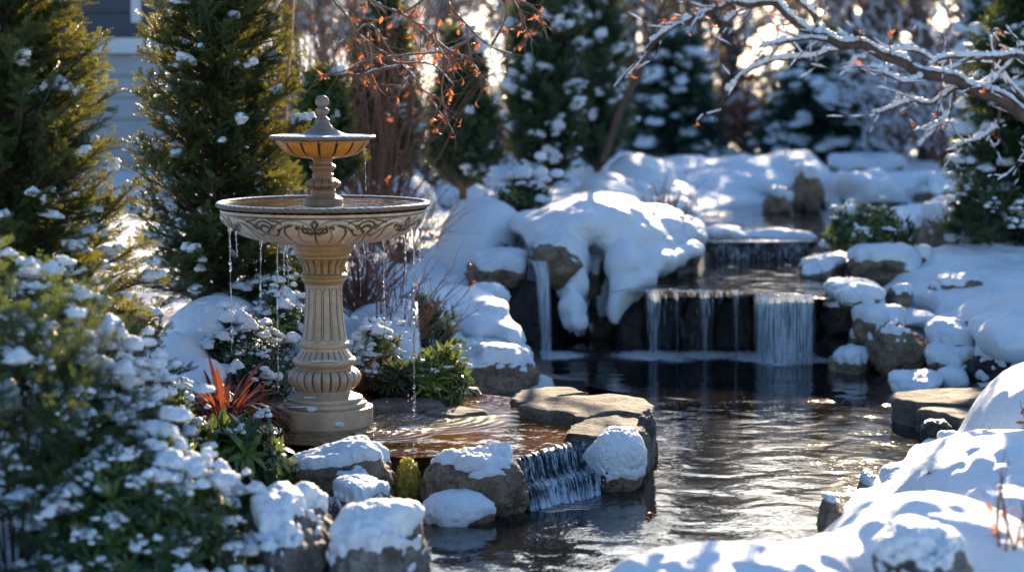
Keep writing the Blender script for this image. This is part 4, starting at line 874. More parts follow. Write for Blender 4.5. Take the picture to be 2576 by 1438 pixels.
# background evergreens
def bgc(name, label, px, D, ybase, ytop, pts, nb, m_, snow, ss, seed, el=(35, 62), L=.2, dens=3.2, **kw):
    zb = zat(ybase, D); zt = zat(ytop, D)
    return conifer(name, label, px, D, zb, zt, [(0, px_r(pts[0][1], D) * .9)] + prof_px(D, zb, zt, [(y, max(w * .74 - 12, 12)) for y, w in pts]) + [(1, .03)], int(nb * 1.6), L, dens, m_, el=el, snow=snow, snow_s=ss, seed=seed, temps=SPR2, stems=False, snow_temps=CLs, **kw)
GT = "clipped evergreens beyond the ponds"
bgc("arborvitae", "dark columnar arborvitae in the middle of the far row, snow streaked", 1370, 18.5, 480, -130, [(470, 125), (330, 118), (150, 108), (0, 82), (-100, 45)], 210, M_DARKG, .10, .055, 61, group=GT)
bgc("arborvitae", "second tall arborvitae, right of the snow streaked one", 1502, 20.5, 430, -130, [(420, 95), (300, 100), (150, 85), (0, 66), (-90, 35)], 180, M_DARKG, .09, .055, 62, group=GT)
bgc("arborvitae", "shorter olive arborvitae under the hanging orange leaves", 1165, 17.5, 480, 105, [(470, 105), (350, 100), (250, 75), (170, 45)], 150, M_DARKG, .03, .07, 63, group=GT)
bgc("arborvitae", "sunlit yellow-green arborvitae behind the red twigs", 965, 16.0, 470, 20, [(450, 95), (330, 105), (200, 85), (100, 50)], 150, M_YEW, .03, .06, 64, group=GT)
bgc("golden_conifer", "small golden green conifer right behind the fountain's stem", 815, 14.2, 500, 215, [(480, 105), (400, 95), (300, 60), (250, 30)], 110, M_YEW, .03, .05, 65, L=.17)
bgc("spruce", "blue-grey snowy spruce between the tall arborvitae and the woods", 1690, 26, 392, 85, [(380, 140), (300, 125), (200, 85), (130, 45)], 150, M_BLUEG, .12, .10, 66, el=(-12, 14), L=.3, group="snowy spruces in the far garden")
bgc("spruce", "full round snow-laden spruce right of centre on the far bank", 2062, 26.5, 392, 85, [(385, 200), (320, 185), (240, 135), (170, 75), (120, 40)], 190, M_BLUEG, .15, .11, 67, el=(-14, 10), L=.32, group="snowy spruces in the far garden")
bgc("snowy_conifer", "large snow-plastered conifer closing the right edge", 2625, 15.5, 610, -110, [(590, 200), (480, 235), (330, 245), (150, 210), (0, 140), (-60, 80)], 260, M_DARKG, .12, .07, 68, el=(-5, 35), L=.22)
bgc("snowy_conifer", "snow-crusted conifer half hidden behind the right edge conifer", 2490, 21, 470, -80, [(440, 60), (300, 70), (150, 60), (50, 48)], 100, M_BLUEG, .16, .10, 69, el=(-5, 25), L=.25)
shrub("low_evergreen", "small green shrub poking from snow in front of the far arborvitae", 1238, 425, 1400, 515, 16.4, .5, 120, ROS, .08, M_LEAF, .30, .06, 71, snow_temps=CLs)
shrub("low_evergreen", "snow-dotted green bush beside the dark capped boulder, right of the upper falls", 2060, 500, 2320, 625, 15.3, .7, 260, ROS, .075, M_LEAF, .14, .045, 72, snow_temps=CLs)
shrub("low_evergreen", "snow-buried evergreen at the foot of the right edge conifer", 2380, 440, 2560, 600, 15.0, .8, 160, SPR2, .15, M_DARKG, .16, .07, 73, snow_temps=CLs)

# ------------------------------------------------------------------ bare branches
def px_line(pts, D, dd=0.): return np.array([at(x, y, D + dd * i) for i, (x, y) in enumerate(pts)])
def twigs(lines, r, n, L, rad, up=.2, fan=.9, sub=0, bend=.15):
    out = []; w = np.array([len(p) for p, _ in lines], float); w /= w.sum()
    for _ in range(n):
        P, R = lines[r.choice(len(lines), p=w)]; j = r.randint(1, len(P)); p = P[j]; d = P[j] - P[j - 1]; d /= np.linalg.norm(d) + 1e-9
        q = d + r.normal(0, fan, 3) * [1, .8, .8] + [0, 0, up]; q /= np.linalg.norm(q); l = L * r.uniform(.4, 1.2)
        pts = [p]
        for k in range(4): q = q + r.normal(0, bend, 3); q /= np.linalg.norm(q); pts.append(pts[-1] + q * l / 4)
        out.append((np.array(pts), np.linspace(rad, rad * .35, 5)))
    if sub: out += twigs(out, r, int(n * sub), L * .5, rad * .6, up, fan, 0, bend)
    return out
def snow_on(lines, r, th, parent, frac=.8, rr=1.0, name="snow_clumps", k=2):
    P, S, Dv = [], [], []
    for Q, R in lines:
        R = np.broadcast_to(R, (len(Q),)); d = np.gradient(Q, axis=0)
        for a in range(len(Q)):
            dn = d[a] / (np.linalg.norm(d[a]) + 1e-9)
            if abs(dn[2]) > .85 or r.rand() > frac: continue
            seg = np.linalg.norm(d[a]); P.append(Q[a] + [0, 0, R[a] * .9 + th * .15]); Dv.append(dn); S.append([seg * .75, max(R[a] * rr, th * .6) * r.uniform(.8, 1.2), th * r.uniform(.6, 1.4)])
    if P:
        V, F, t = place(CLs, frames(np.array(Dv), np.array(S)), np.array(P)); mk(name, V, F, M_SNOW, parent)
def leaves_on(lines, r, n, L, m_, parent, hang=1., w=.16, bunch=3):
    P, Dv = [], []; w_ = np.array([len(p) for p, _ in lines], float); w_ /= w_.sum()
    for _ in range(n):
        Q, R = lines[r.choice(len(lines), p=w_)]; p = Q[r.randint(1, len(Q))]
        for _ in range(r.randint(1, bunch + 1)): P.append(p + r.normal(0, .004, 3)); Dv.append(r.normal(0, .55, 3) + [0, 0, -hang])
    P, Dv = np.array(P), np.array(Dv); V, F, t = place([blade(3, w, .8, .5), blade(3, w * .7, 1.3, .7)], frames(Dv, L * r.uniform(.5, 1.2, len(P)), r.uniform(-3, 3, len(P))), P, r.rand(len(P)))
    mk("leaves", V, F, m_, parent, attrs={"tint": t})
Zc = lambda pts: [(x / 3.073 + 655, y / 3.073) for x, y in pts]
r = np.random.RandomState(77); Dh = 11.3
HB = [[(500, -160), (560, 0), (700, 150), (720, 230), (800, 300), (920, 390)], [(700, -160), (870, 0), (1000, 60), (1080, 105), (1200, 170), (1300, 260), (1400, 400), (1480, 470), (1560, 455)], [(1340, -160), (1230, 0), (1080, 105), (830, 190), (730, 240), (600, 330)],
      [(830, 190), (900, 230), (960, 340), (1040, 430), (1100, 510), (1180, 600), (1250, 680), (1340, 740), (1380, 760)], [(1380, -160), (1440, 0), (1500, 80), (1590, 180), (1660, 270), (1750, 340), (1850, 390), (1960, 415)],
      [(1660, 270), (1500, 370), (1380, 410), (1200, 410), (1000, 440), (800, 480), (640, 540), (430, 590)], [(1600, 200), (1620, 330), (1640, 480), (1700, 570), (1750, 650)], [(1400, 400), (1440, 470), (1410, 640), (1400, 760), (1440, 870), (1460, 960)],
      [(1800, 350), (1860, 240), (1890, 120), (1880, -160)], [(1860, -160), (1960, 0), (2030, 120), (2060, 250), (2090, 300)], [(1900, -100), (2000, 0), (2100, 40), (2160, 120), (2200, 230)], [(1250, -160), (1310, 0), (1350, 150), (1350, 280), (1410, 350), (1500, 400), (1600, 460)],
      [(1080, 510), (900, 540), (780, 570), (660, 560)], [(1340, 740), (1340, 780), (1410, 900)], [(840, 230), (870, 450), (880, 700)], [(1160, 590), (1080, 670)], [(780, 300), (830, 420), (870, 600)], [(1000, 440), (1070, 480), (1330, 500), (1490, 660)]]
ot = empty("overhanging_tree", at(690, 720, 12.6) + [0, .2, -.1], "bare tan-branched tree with hanging orange leaves arching over the fountain", "tree")
limbs = [(spline([(ot.location.x, 12.8, .5), at(700, 400, 12.7), at(720, 100, 12.5), at(760, -160, 12.2), at(980, -330, 11.8), at(1250, -330, 11.4), at(1450, -230, 11.3)], 6), np.linspace(.05, .012, 37)),
         (spline([at(980, -330, 11.8), at(880, -220, 11.5), at(Zc([(500, -160)])[0][0], -52, Dh)], 4), np.full(9, .009)), (spline([at(1250, -330, 11.4), at(1180, -150, 11.3), at(1090, -52, Dh)], 4), np.full(9, .009)), (spline([at(1150, -330, 11.5), at(1000, -120, 11.4), at(883, -52, Dh)], 4), np.full(9, .008)),
         (spline([at(1450, -230, 11.3), at(1330, -120, 11.3), at(1262, -35, Dh)], 4), np.full(9, .008)), (spline([at(1300, -300, 11.4), at(1100, -100, 11.3), at(1104, -52, Dh)], 4), np.full(9, .007))]
main = [(spline(px_line(Zc(b), Dh + r.uniform(-.25, .25)) + r.normal(0, .004, (len(b), 3)), 5), np.linspace(.0075, .003, 5 * (len(b) - 1) + 1)) for b in HB]
tw = twigs(main, r, 300, .13, .0024, up=-.25, fan=.6, sub=.6)
V, F, t = tubes(limbs + main + tw, 5); mk("branches", V, F, M_TANTWIG, ot); leaves_on(main + tw, r, 130, .048, M_DRY, ot, 1.1, .20, 3); snow_on(main, r, .005, ot, .5)
# vase of bare red twigs: generator
def twig_shrub(name, label, px, py, D, n, H, spread, mat_, seed, rad=.006, tw_n=200, tw_L=.2, leafn=0, leafm=None, snow_f=0., lean=(0, 0), cat="bare shrub", group=None, leafL=.05, z=None, snow_th=.008):
    r = np.random.RandomState(seed); c = at(px, py, D)
    if z is not None: c[2] = z
    root = empty(name, c, label, cat, group); L = []
    for i in range(n):
        az = r.uniform(0, 6.28); e = spread * r.rand() ** .6; d = np.array([math.sin(e) * math.cos(az) + lean[0], math.sin(e) * math.sin(az) * .8, math.cos(e)]); h = H * r.uniform(.55, 1.1); P = [c + r.normal(0, .03, 3) * [1, 1, 0]]
        for k in range(5): d = d + r.normal(0, .12, 3); d /= np.linalg.norm(d); P.append(P[-1] + d * h / 5)
        L.append((spline(P, 3), np.linspace(rad, rad * .35, 16)))
    T = twigs(L, r, tw_n, tw_L, rad * .42, up=.25, fan=.55, sub=.7)
    V, F, t = tubes(L + T, 4); mk("twigs", V, F, mat_, root)
    if leafn: leaves_on(L + T, r, leafn, leafL, leafm, root, .3, .22, 3)
    if snow_f: snow_on(L + T[:tw_n], r, snow_th, root, snow_f)
    return root
twig_shrub("red_twig_shrub", "reddish bare twig shrub right behind the fountain bowl's right side", 985, 905, 11.75, 30, .62, .75, M_REDTWIG, 81, .0042, 190, .16, 14, M_DRY, lean=(.28, 0), z=.25, leafL=.03)
twig_shrub("red_twig_shrub", "dense tangle of dry rusty twigs behind the fountain's right side", 905, 740, 12.9, 60, .6, .9, M_REDTWIG, 82, .006, 300, .16, 110, M_DRY, z=.35, leafL=.035)
twig_shrub("bare_thicket", "tall dense red-brown thicket of bare stems behind the fountain top", 960, 470, 15.2, 46, 1.9, .55, M_REDTWIG, 83, .008, 520, .34, 120, M_DRY, lean=(-.18, 0), z=.6)
twig_shrub("bare_thicket", "tan bare thicket rising left of the fountain top", 790, 470, 16.0, 40, 2.0, .5, M_TANTWIG, 84, .008, 480, .34, 90, M_GOLDLEAF, z=.6)
twig_shrub("bare_thicket", "low brown twigs behind the fountain's right rim", 1010, 470, 14.3, 36, .55, .9, M_REDTWIG, 85, .005, 220, .2, 40, M_DRY, z=.55)
twig_shrub("dead_weed", "dead brown weed stalks sticking out of the far snow mound", 1680, 520, 16.8, 34, .42, .9, M_REDTWIG, 86, .005, 130, .13, 60, M_DRY, .4, z=.55, leafL=.03)
twig_shrub("dead_weed", "small dead stalks on the snow left of the dead brown weed", 1600, 495, 17.2, 20, .25, .9, M_REDTWIG, 87, .004, 60, .1, 20, M_DRY, .4, z=.6, leafL=.03)
twig_shrub("red_maple", "small rusty maple with snowy twigs on the far right bank", 2375, 420, 23., 30, 1.5, .8, M_REDTWIG, 88, .014, 300, .4, 150, M_DRY, .5, cat="maple", z=.75, snow_th=.02)
twig_shrub("red_maple", "rust-leaved low maple left of the far right conifer", 2260, 400, 25., 30, 1.3, .9, M_REDTWIG, 89, .012, 300, .4, 160, M_DRY, .5, cat="maple", z=.75, snow_th=.02)
twig_shrub("dry_stalk", "blurred red-brown dry stalk at the very right of the near snow bank", 2545, 1330, 7.0, 7, .30, .3, M_REDTWIG, 90, .004, 30, .05, 18, M_DRY, leafL=.03, z=.30)
twig_shrub("dry_stalk", "red leaf tips poking from the snow at the right edge, above the dry stalk", 2590, 1110, 8.6, 5, .12, .4, M_REDTWIG, 91, .003, 10, .04, 14, M_RED, leafL=.03, z=.42)
# snowy branch reaching in from the right
q = lambda pts: [(x * .455 + 1404, y * .455) for x, y in pts]; r = np.random.RandomState(5); Db = 13.2
BR = [([(3300, 1300), (3000, 950), (2740, 740), (2576, 640), (2450, 560), (2270, 490), (2200, 440), (2000, 400), (1900, 350), (1790, 310), (1680, 260), (1560, 250), (1480, 220), (1400, 190), (1330, 140), (1260, 70), (1180, 35), (1050, 30), (960, 15), (860, 50), (780, 95), (640, 150), (560, 200), (525, 240)], .045, .007),
      ([(1480, 220), (1440, 150), (1400, 80), (1320, 0), (1250, -90)], .016, .010), ([(1480, 225), (1400, 215), (1250, 235), (1130, 260)], .010, .005), ([(1640, 265), (1500, 280), (1400, 320), (1200, 340), (1090, 370), (1010, 410), (930, 520)], .011, .004),
      ([(1700, 320), (1660, 320), (1610, 390)], .006, .004), ([(3000, 950), (2800, 520), (2576, 330), (2440, 310), (2300, 320), (2140, 330), (2060, 360)], .022, .008), ([(2140, 350), (2090, 350), (1980, 290), (1800, 280), (1700, 260)], .010, .006),
      ([(2350, 490), (2200, 490), (2080, 570), (1950, 560), (1840, 600), (1750, 625)], .014, .005), ([(3000, 950), (2576, 560), (2440, 440), (2300, 480)], .018, .009), ([(2800, 520), (2576, 260), (2500, 330), (2400, 460)], .013, .006), ([(2390, 150), (2420, 250), (2400, 380)], .006, .005),
      ([(2000, 440), (1900, 450), (1780, 385), (1730, 380)], .009, .004), ([(2200, 500), (2160, 620), (2080, 720), (2000, 800)], .010, .004), ([(2450, 580), (2420, 700), (2340, 760), (2250, 790)], .010, .004), ([(1960, 15), (1100, 40), (1000, 55), (930, 110)][1:], .007, .004), ([(2576, 640), (2600, 800), (2560, 900)], .010, .005), ([(960, 15), (900, -40)], .01, .01)]
st = empty("snowy_branch_tree", at(2960, 640, 13.2) + [0, 0, -.8], "leafless tree whose long snow-lined branch arches in from the right over the ponds", "tree")
bl = [(spline(px_line(q(p), Db + r.uniform(-.2, .2)) + r.normal(0, .006, (len(p), 3)), 4), np.linspace(a, b_, 4 * (len(p) - 1) + 1)) for p, a, b_ in BR]
e_ = bl[0][0][0]; bl.append((spline([(e_[0] + .25, Db, .2), (e_[0] + .15, Db, .8), e_], 5), np.linspace(.11, .05, 11)))
tw = twigs([bl[0]] * 2 + bl[2:16], r, 140, .28, .0045, up=.05, fan=.55, sub=.5, bend=.25)
V, F, t = tubes(bl + tw, 6); mk("branches", V, F, M_BARK, st); snow_on(bl[:-1], r, .028, st, .97, 1.1); snow_on(tw, r, .009, st, .45, name="twig_snow_clumps"); leaves_on(tw, r, 60, .05, M_DRY, st, 1., .2, 3)
ds = empty("bare_sapling", at(1565, 450, 17), "slim dark leaning sapling between arborvitae and spruce", "tree")
sl = [(spline(px_line(q([(250, 900), (360, 570), (440, 430), (500, 270), (530, 150), (590, 0), (640, -200)]), 17), 4), np.linspace(.03, .018, 25)), (spline(px_line(q([(525, 240), (560, 200), (640, 150), (780, 95), (900, 20), (960, -100)]), 17), 4), np.linspace(.014, .008, 21))]
tw = twigs(sl, r, 60, .4, .006, fan=.5, sub=.6); V, F, t = tubes(sl + tw, 6); mk("trunk", V, F, M_BARK, ds)

# woodland beyond
def bare_tree(name, label, X, Y, H, seed, leafn, leafm, rad=.11, snow_f=.25, cat="tree", group=None, nb=26, tn=420):
    r = np.random.RandomState(seed); z = ground_z(X, Y); c = np.array([X, Y, z]); root = empty(name, c, label, cat, group)
    tr = spline([c - [0, 0, .1], c + [r.uniform(-.2, .2), 0, H * .35], c + [r.uniform(-.4, .4), 0, H * .7], c + [r.uniform(-.5, .5), 0, H]], 5); L = [(tr, np.linspace(rad, .02, len(tr)))]
    for i in range(nb):
        j = r.randint(3, len(tr)); az = r.uniform(0, 6.28); d = np.array([math.cos(az), math.sin(az), r.uniform(.1, .9)]); l = H * r.uniform(.2, .42); P = [tr[j]]
        for k in range(4): d = d + r.normal(0, .15, 3) + [0, 0, .08]; d /= np.linalg.norm(d); P.append(P[-1] + d * l / 4)
        L.append((spline(P, 2), np.linspace(rad * .4, .01, 9)))
    T = twigs(L[1:], r, tn, H * .17, .010, up=.1, fan=.6, sub=1.2); V, F, t = tubes(L, 5); V2, F2, t2 = tubes(T, 3)
    V, F, t = join([(V, F, t), (V2, F2, t2)]); mk("trunk", V, F, M_BARK, root)
    if leafn: leaves_on(T, r, leafn, .085, leafm, root, .6, .30, 3)
    if snow_f: snow_on(L[1:] + T[:tn], r, .03, root, snow_f)
    return root
protos = []
wl = ["brown woodland tree with a few golden leaves, one of the far wood", "snow-lined bare woodland tree beyond the garden", "fine-twigged woodland tree with pale gold leaves in the far wood"]
protos.append(bare_tree("woodland_tree", wl[0], .5, 30, 3.3, 101, 1100, M_GOLDLEAF, group="bare trees of the wood beyond the garden"))
protos.append(bare_tree("woodland_tree", wl[1], 4.9, 29.5, 3.4, 102, 600, M_GOLDLEAF, snow_f=.15, group="bare trees of the wood beyond the garden"))
protos.append(bare_tree("woodland_tree", wl[2], 2.7, 31, 3.3, 103, 1400, M_GOLDLEAF, rad=.07, snow_f=.3, group="bare trees of the wood beyond the garden"))
r = np.random.RandomState(9); px_ = 0
spots = []
for row, (Y, n, hs) in enumerate(((33, 9, .95), (37, 11, 1.1), (42, 13, 1.25), (48, 15, 1.4), (56, 17, 1.6))):
    for i in range(n):
        X = (-.30 + .62 * (i + .5 + r.uniform(-.35, .35)) / n) * Y; spots.append((X, Y + r.uniform(-1.5, 1.5), hs * r.uniform(.85, 1.1)))
for i, (X, Y, s) in enumerate(spots):
    k = (0, 2, 1)[i % 3] if X < 2 else (1, 2, 1)[i % 3]
    o = copy_tree(protos[k]); o.location = (X, Y, ground_z(X, Y) - .05); o.scale = (s, s, s); o.rotation_euler.z = r.uniform(0, 6.28)
bare_tree("trunk_tree", "thick brown-trunked tree standing right of the round spruce", at(2335, 300, 27)[0], 27, 3.3, 111, 60, M_DRY, rad=.14, snow_f=.5)
bare_tree("trunk_tree", "straight grey-brown trunk tree right of the thick brown one", at(2440, 300, 30)[0], 30, 3.5, 112, 60, M_DRY, rad=.12, snow_f=.4)
bare_tree("trunk_tree", "dark forked tree standing behind the round spruce's left shoulder", at(1815, 300, 29)[0], 29, 3.4, 113, 120, M_GOLDLEAF, rad=.10, snow_f=.3)
bare_tree("trunk_tree", "brown tree rising behind the round spruce's tip", at(2165, 300, 30)[0], 30, 3.4, 114, 60, M_DRY, rad=.11, snow_f=.5)
sb = []
for i, (px, D) in enumerate(((1620, 29), (1760, 28), (1880, 28.5), (1950, 30), (2230, 28), (2330, 29.5), (2420, 27), (1480, 28), (2530, 27), (1820, 31), (1250, 24), (1080, 22), (2180, 31), (2550, 31))):
    c = at(px, 380, D); lab = "snowy twiggy thicket at the edge of the far wood"
    if not sb: o = twig_shrub("snowy_thicket", lab, px, 380, D, 44, 1.4, .9, M_REDTWIG, 121, .012, 420, .4, 260, M_GOLDLEAF, .05, z=ground_z(c[0], D), group="snowy thickets along the wood", snow_th=.035); sb.append(o)
    else: o = copy_tree(sb[0]); o.location = (c[0], D, ground_z(c[0], D)); o.rotation_euler.z = i * 1.3; o.scale = (1.1, 1, .7 + .1 * (i % 5))

# ------------------------------------------------------------------ house
def boxes(bs):
    V, F = [], []; n = 0
    for (x0, y0, z0), (x1, y1, z1) in bs:
        V += [(x, y, z) for z in (z0, z1) for y in (y0, y1) for x in (x0, x1)]
        F += [[n, n + 2, n + 3, n + 1], [n + 4, n + 5, n + 7, n + 6], [n, n + 1, n + 5, n + 4], [n + 2, n + 6, n + 7, n + 3], [n, n + 4, n + 6, n + 2], [n + 1, n + 3, n + 7, n + 5]]; n += 8
    return np.array(V, float), np.array(F)
def plain(name, c, rough=.6, spec=.3):
    m, nt, b = mat(name); p, g = geo_pos(nt); a = noise_n(nt, 6, 4, .6, p); r_ = ramp(nt, a.outputs[0], [(.3, tuple(v * .85 for v in c)), (.7, c)])
    nt.links.new(r_.outputs[0], b.inputs["Base Color"]); b.inputs["Roughness"].default_value = rough; return m
M_SIDL, M_SIDD, M_TRIM = plain("grey_siding", (.36, .37, .39)), plain("slate_siding", (.045, .055, .075)), plain("white_trim", (.62, .62, .62))
HD = 19.5; xl, xr = at(-700, 0, HD)[0], at(640, 0, HD)[0]; zs, zg = at(0, 135, HD)[2], ground_z(-3, HD) - .3
house = empty("house", ((xl + xr) / 2, HD + 1.5, zg + .3), "house wall of pale grey lap siding below a white ledge and slate blue siding", "house")
V, F = boxes([((xl, HD, zg), (xr, HD + 3, zs))]); mk("lower_wall", V, F, M_SIDL, house, False)
hb = (zs - zg) / 7; V, F = boxes([((xl - .01, HD - .02 - .012, zg + k * hb), (xr + .01, HD - .001, zg + (k + 1) * hb - .012)) for k in range(7)]); mk("lap_siding", V, F, M_SIDL, house, False)
ze = at(0, 96, HD)[2]; V, F = boxes([((xl - .05, HD - .16, zs), (xr + .05, HD + 3, ze))]); mk("ledge", V, F, M_TRIM, house, False)
V, F = boxes([((xl, HD + .05, ze), (xr, HD + 3, 4.2))]); mk("upper_wall", V, F, M_SIDD, house, False)
V, F = boxes([((xl - .01, HD + .02, ze + .002 + k * .22), (xr + .01, HD + .049, ze + (k + 1) * .22 - .012)) for k in range(11)]); mk("slate_lap_siding", V, F, M_SIDD, house, False)
wx0, wx1 = at(330, 0, HD)[0], at(420, 0, HD)[0]; wz = at(0, 58, HD)[2]
V, F = boxes([((wx0, HD - .015, wz), (wx0 + .085, HD + .018, 3.4)), ((wx1, HD - .015, wz), (wx1 + .085, HD + .018, 3.4)), ((wx0, HD - .02, 3.4), (wx1 + .085, HD + .016, 3.5))]); wf = mk("window", V, F, M_TRIM, house, False)
V, F = boxes([((wx0 + .087, HD + .001, wz - .0), (wx1 - .002, HD + .015, 3.398))]); mk("pane", V, F, plain("window_glass", (.03, .04, .06), .08), wf, False)
V = np.array([(xl - .3, HD - .4, 4.15), (xr + .3, HD - .4, 4.15), (xr + .3, HD + 1.6, 5.0), (xl - .3, HD + 1.6, 5.0), (xr + .3, HD + 3.5, 4.15), (xl - .3, HD + 3.5, 4.15)]); V = np.vstack([V, V - [0, 0, .1]])
mk("roof", V, np.array([[0, 1, 2, 3], [3, 2, 4, 5], [7, 6, 9, 8], [8, 9, 11, 10], [0, 6, 7, 1], [5, 4, 10, 11], [0, 3, 9, 6], [3, 5, 11, 9], [1, 7, 8, 2], [2, 8, 10, 4]]), M_SIDD, house, False)

# ------------------------------------------------------------------ falling water
def falls_mat(name, sc_u, thr, alpha=True, col=(.75, .85, .95), dark=(.01, .014, .02), edge=4.5, fringe=0.):
    m, nt, b = mat(name); cv = nt.nodes.new("ShaderNodeCombineXYZ"); fu, fv = attr(nt, "fu"), attr(nt, "fv")
    nt.links.new(math_n(nt, 'MULTIPLY', fu, sc_u), cv.inputs[0]); nt.links.new(math_n(nt, 'MULTIPLY', fv, 1.5), cv.inputs[1])
    n = noise_n(nt, 1., 4, .65, cv.outputs[0], 1.7); n2 = noise_n(nt, 3.1, 3, .6, cv.outputs[0], .5)
    s = math_n(nt, 'ADD', math_n(nt, 'MULTIPLY', n.outputs[0], .6), math_n(nt, 'MULTIPLY', n2.outputs[0], .4))
    if fringe: s = math_n(nt, 'SUBTRACT', s, math_n(nt, 'MULTIPLY', fv, fringe))
    if not alpha:
        n3 = noise_n(nt, 45, 3, .6, geo_pos(nt)[0]); s = math_n(nt, 'ADD', s, math_n(nt, 'MULTIPLY', math_n(nt, 'SUBTRACT', n3.outputs[0], .5), .35))
        s = math_n(nt, 'ADD', s, ramp(nt, fv, [(0, (0, 0, 0)), (.25, (.02, .02, .02)), (.42, (0, 0, 0)), (.62, (.10, .10, .10)), (.75, (.02, .02, .02)), (.97, (.2, .2, .2))]).outputs[0])
    r_ = ramp(nt, s, [(thr, (0, 0, 0)), (thr + .13, (1, 1, 1))])
    nt.links.new(mixc(nt, r_.outputs[0], dark, col), b.inputs["Base Color"]); b.inputs["Roughness"].default_value = .12
    b.inputs["Specular IOR Level"].default_value = .6
    nt.links.new(bump(nt, s, .02, 1.), b.inputs["Normal"])
    if alpha:
        tr = nt.nodes.new("ShaderNodeBsdfTransparent"); tl = nt.nodes.new("ShaderNodeBsdfTranslucent"); tl.inputs[0].default_value = (*col, 1)
        m1 = nt.nodes.new("ShaderNodeMixShader"); m1.inputs[0].default_value = .35; nt.links.new(b.outputs[0], m1.inputs[1]); nt.links.new(tl.outputs[0], m1.inputs[2])
        mx = nt.nodes.new("ShaderNodeMixShader"); a = math_n(nt, 'MULTIPLY', r_.outputs[0], .9); a = math_n(nt, 'ADD', a, .05)
        ed = math_n(nt, 'SUBTRACT', 1., math_n(nt, 'ABSOLUTE', math_n(nt, 'SUBTRACT', math_n(nt, 'MULTIPLY', fu, 2.), 1.))); a = math_n(nt, 'MULTIPLY', a, math_n(nt, 'MULTIPLY', ed, edge, True))
        nt.links.new(a, mx.inputs[0]); nt.links.new(tr.outputs[0], mx.inputs[1]); nt.links.new(m1.outputs[0], mx.inputs[2]); nt.links.new(mx.outputs[0], nt.nodes["Material Output"].inputs[0])
    return m
def sheet(name, label, L0, L1, F0, F1, prof, m_, nu=60, thick=.0, cat="waterfall", wob=.008, group=None, parent=None):
    """water sheet from the lip L0-L1 to the foot F0-F1; prof is (how far along, height 1..0)"""
    pr = spline([(a, b, 0) for a, b in prof], 5)[:, :2]; u = np.linspace(0, 1, nu); L0, L1, F0, F1 = map(np.asarray, (L0, L1, F0, F1))
    A = L0 + (L1 - L0) * u[:, None]; B = F0 + (F1 - F0) * u[:, None]; zt, zb = L0[2], F0[2]
    P = A[None] + (B - A)[None] * pr[:, 0][:, None, None]; P[:, :, 2] = zb + (zt - zb) * pr[:, 1][:, None]
    wv = noise(np.stack([np.tile(u * nu * .35, len(pr)), np.repeat(pr[:, 0] * 1.2, nu), np.zeros(nu * len(pr))], 1), 5).reshape(len(pr), nu)
    P[:, :, 1] -= wv * wob; P[:, :, 2] += wv * wob * .4
    V = P.reshape(-1, 3); i = (np.arange(len(pr) - 1)[:, None] * nu + np.arange(nu - 1)[None]).ravel()
    o = mk(name, V, np.stack([i, i + 1, i + nu + 1, i + nu], 1), m_, parent, attrs={"fu": np.tile(u, len(pr)), "fv": np.repeat(np.linspace(0, 1, len(pr)), nu)}, loc=(L0 + L1) / 2)
    if parent is None: tagit(o, label, cat, group)
    return o
vert = [(0, 1.04), (.15, 1.03), (.5, .95), (.8, .6), (.95, .2), (1, -.03)]
zl = .405
lip = lambda x, y: onz(x, y, zl); 
L0, L1 = lip(1892, 742), lip(2052, 748); F0, F1 = L0 + [.0, -.10, -.405], L1 + [-.01, -.10, -.405]
sheet("waterfall", "dense white curtain of the main waterfall at its right end", L0, L1, F0, F1, vert, falls_mat("curtain_water", 20, .40), 90, wob=.015)
sheet("waterfall", "second thin veil of water just behind the dense white curtain", L0 + [0, .02, 0], L1 + [0, .02, 0], F0 + [0, .05, 0], F1 + [0, .05, 0], vert, falls_mat("veil_water", 34, .46), 90, wob=.01)
L0, L1 = lip(1602, 733), lip(1892, 738); F0, F1 = L0 + [.02, -.07, -.405], L1 + [0, -.07, -.405]
sheet("waterfall", "sparse trickling strands on the left part of the main waterfall", L0, L1, F0, F1, vert, falls_mat("trickle_water", 26, .46, fringe=.15), 120, wob=.02)
for (a, b_, lab) in ((1612, 1668, "thick trickle near the left end of the main waterfall"), (1748, 1790, "single trickle in the middle of the main waterfall"), (1690, 1712, "fine trickle between the two thicker trickles"), (1832, 1864, "short trickle left of the dense white curtain")):
    L0, L1 = lip(a, 735), lip(b_, 736); F0, F1 = L0 + [.035, -.11, -.405], L1 + [-.03, -.11, -.405]; sheet("waterfall", lab, L0, L1, F0, F1, vert, falls_mat("trickle_water", 5, .42, edge=2.), 24, wob=.015)
L0, L1 = onz(1772, 606, .53), onz(2045, 606, .53); sheet("waterfall", "low wide fall of the upper pool into the middle stream", L0, L1, L0 + [0, -.08, -.13], L1 + [0, -.08, -.13], vert, falls_mat("upper_fall_water", 34, .47), 80, wob=.01)
c0, c1 = at(1322, 652, 13.9), at(1376, 660, 13.9); c0[2] = c1[2] = (c0[2] + c1[2]) / 2; f0, f1 = c0 + [.09, -.12, -c0[2]], c1 + [.03, -.12, -c1[2]]
sheet("waterfall", "thin single waterfall dropping into the dark hollow", c0, c1, f0, f1, [(0, 1.0), (.3, .98), (.62, .84), (.85, .5), (.96, .2), (1, -.01)], falls_mat("thin_fall_water", 6, .38, edge=2.2), 30, wob=.015)
L0, L1 = onz(1285, 1156, .186), onz(1478, 1102, .186); F0, F1 = onz(1335, 1285, .0), onz(1515, 1246, .0)
cas = [(-.12, 1.0), (0, 1.0), (.10, .98), (.19, .90), (.27, .72), (.33, .56), (.42, .50), (.55, .48), (.68, .44), (.78, .34), (.86, .18), (.92, .04), (1, -.05)]
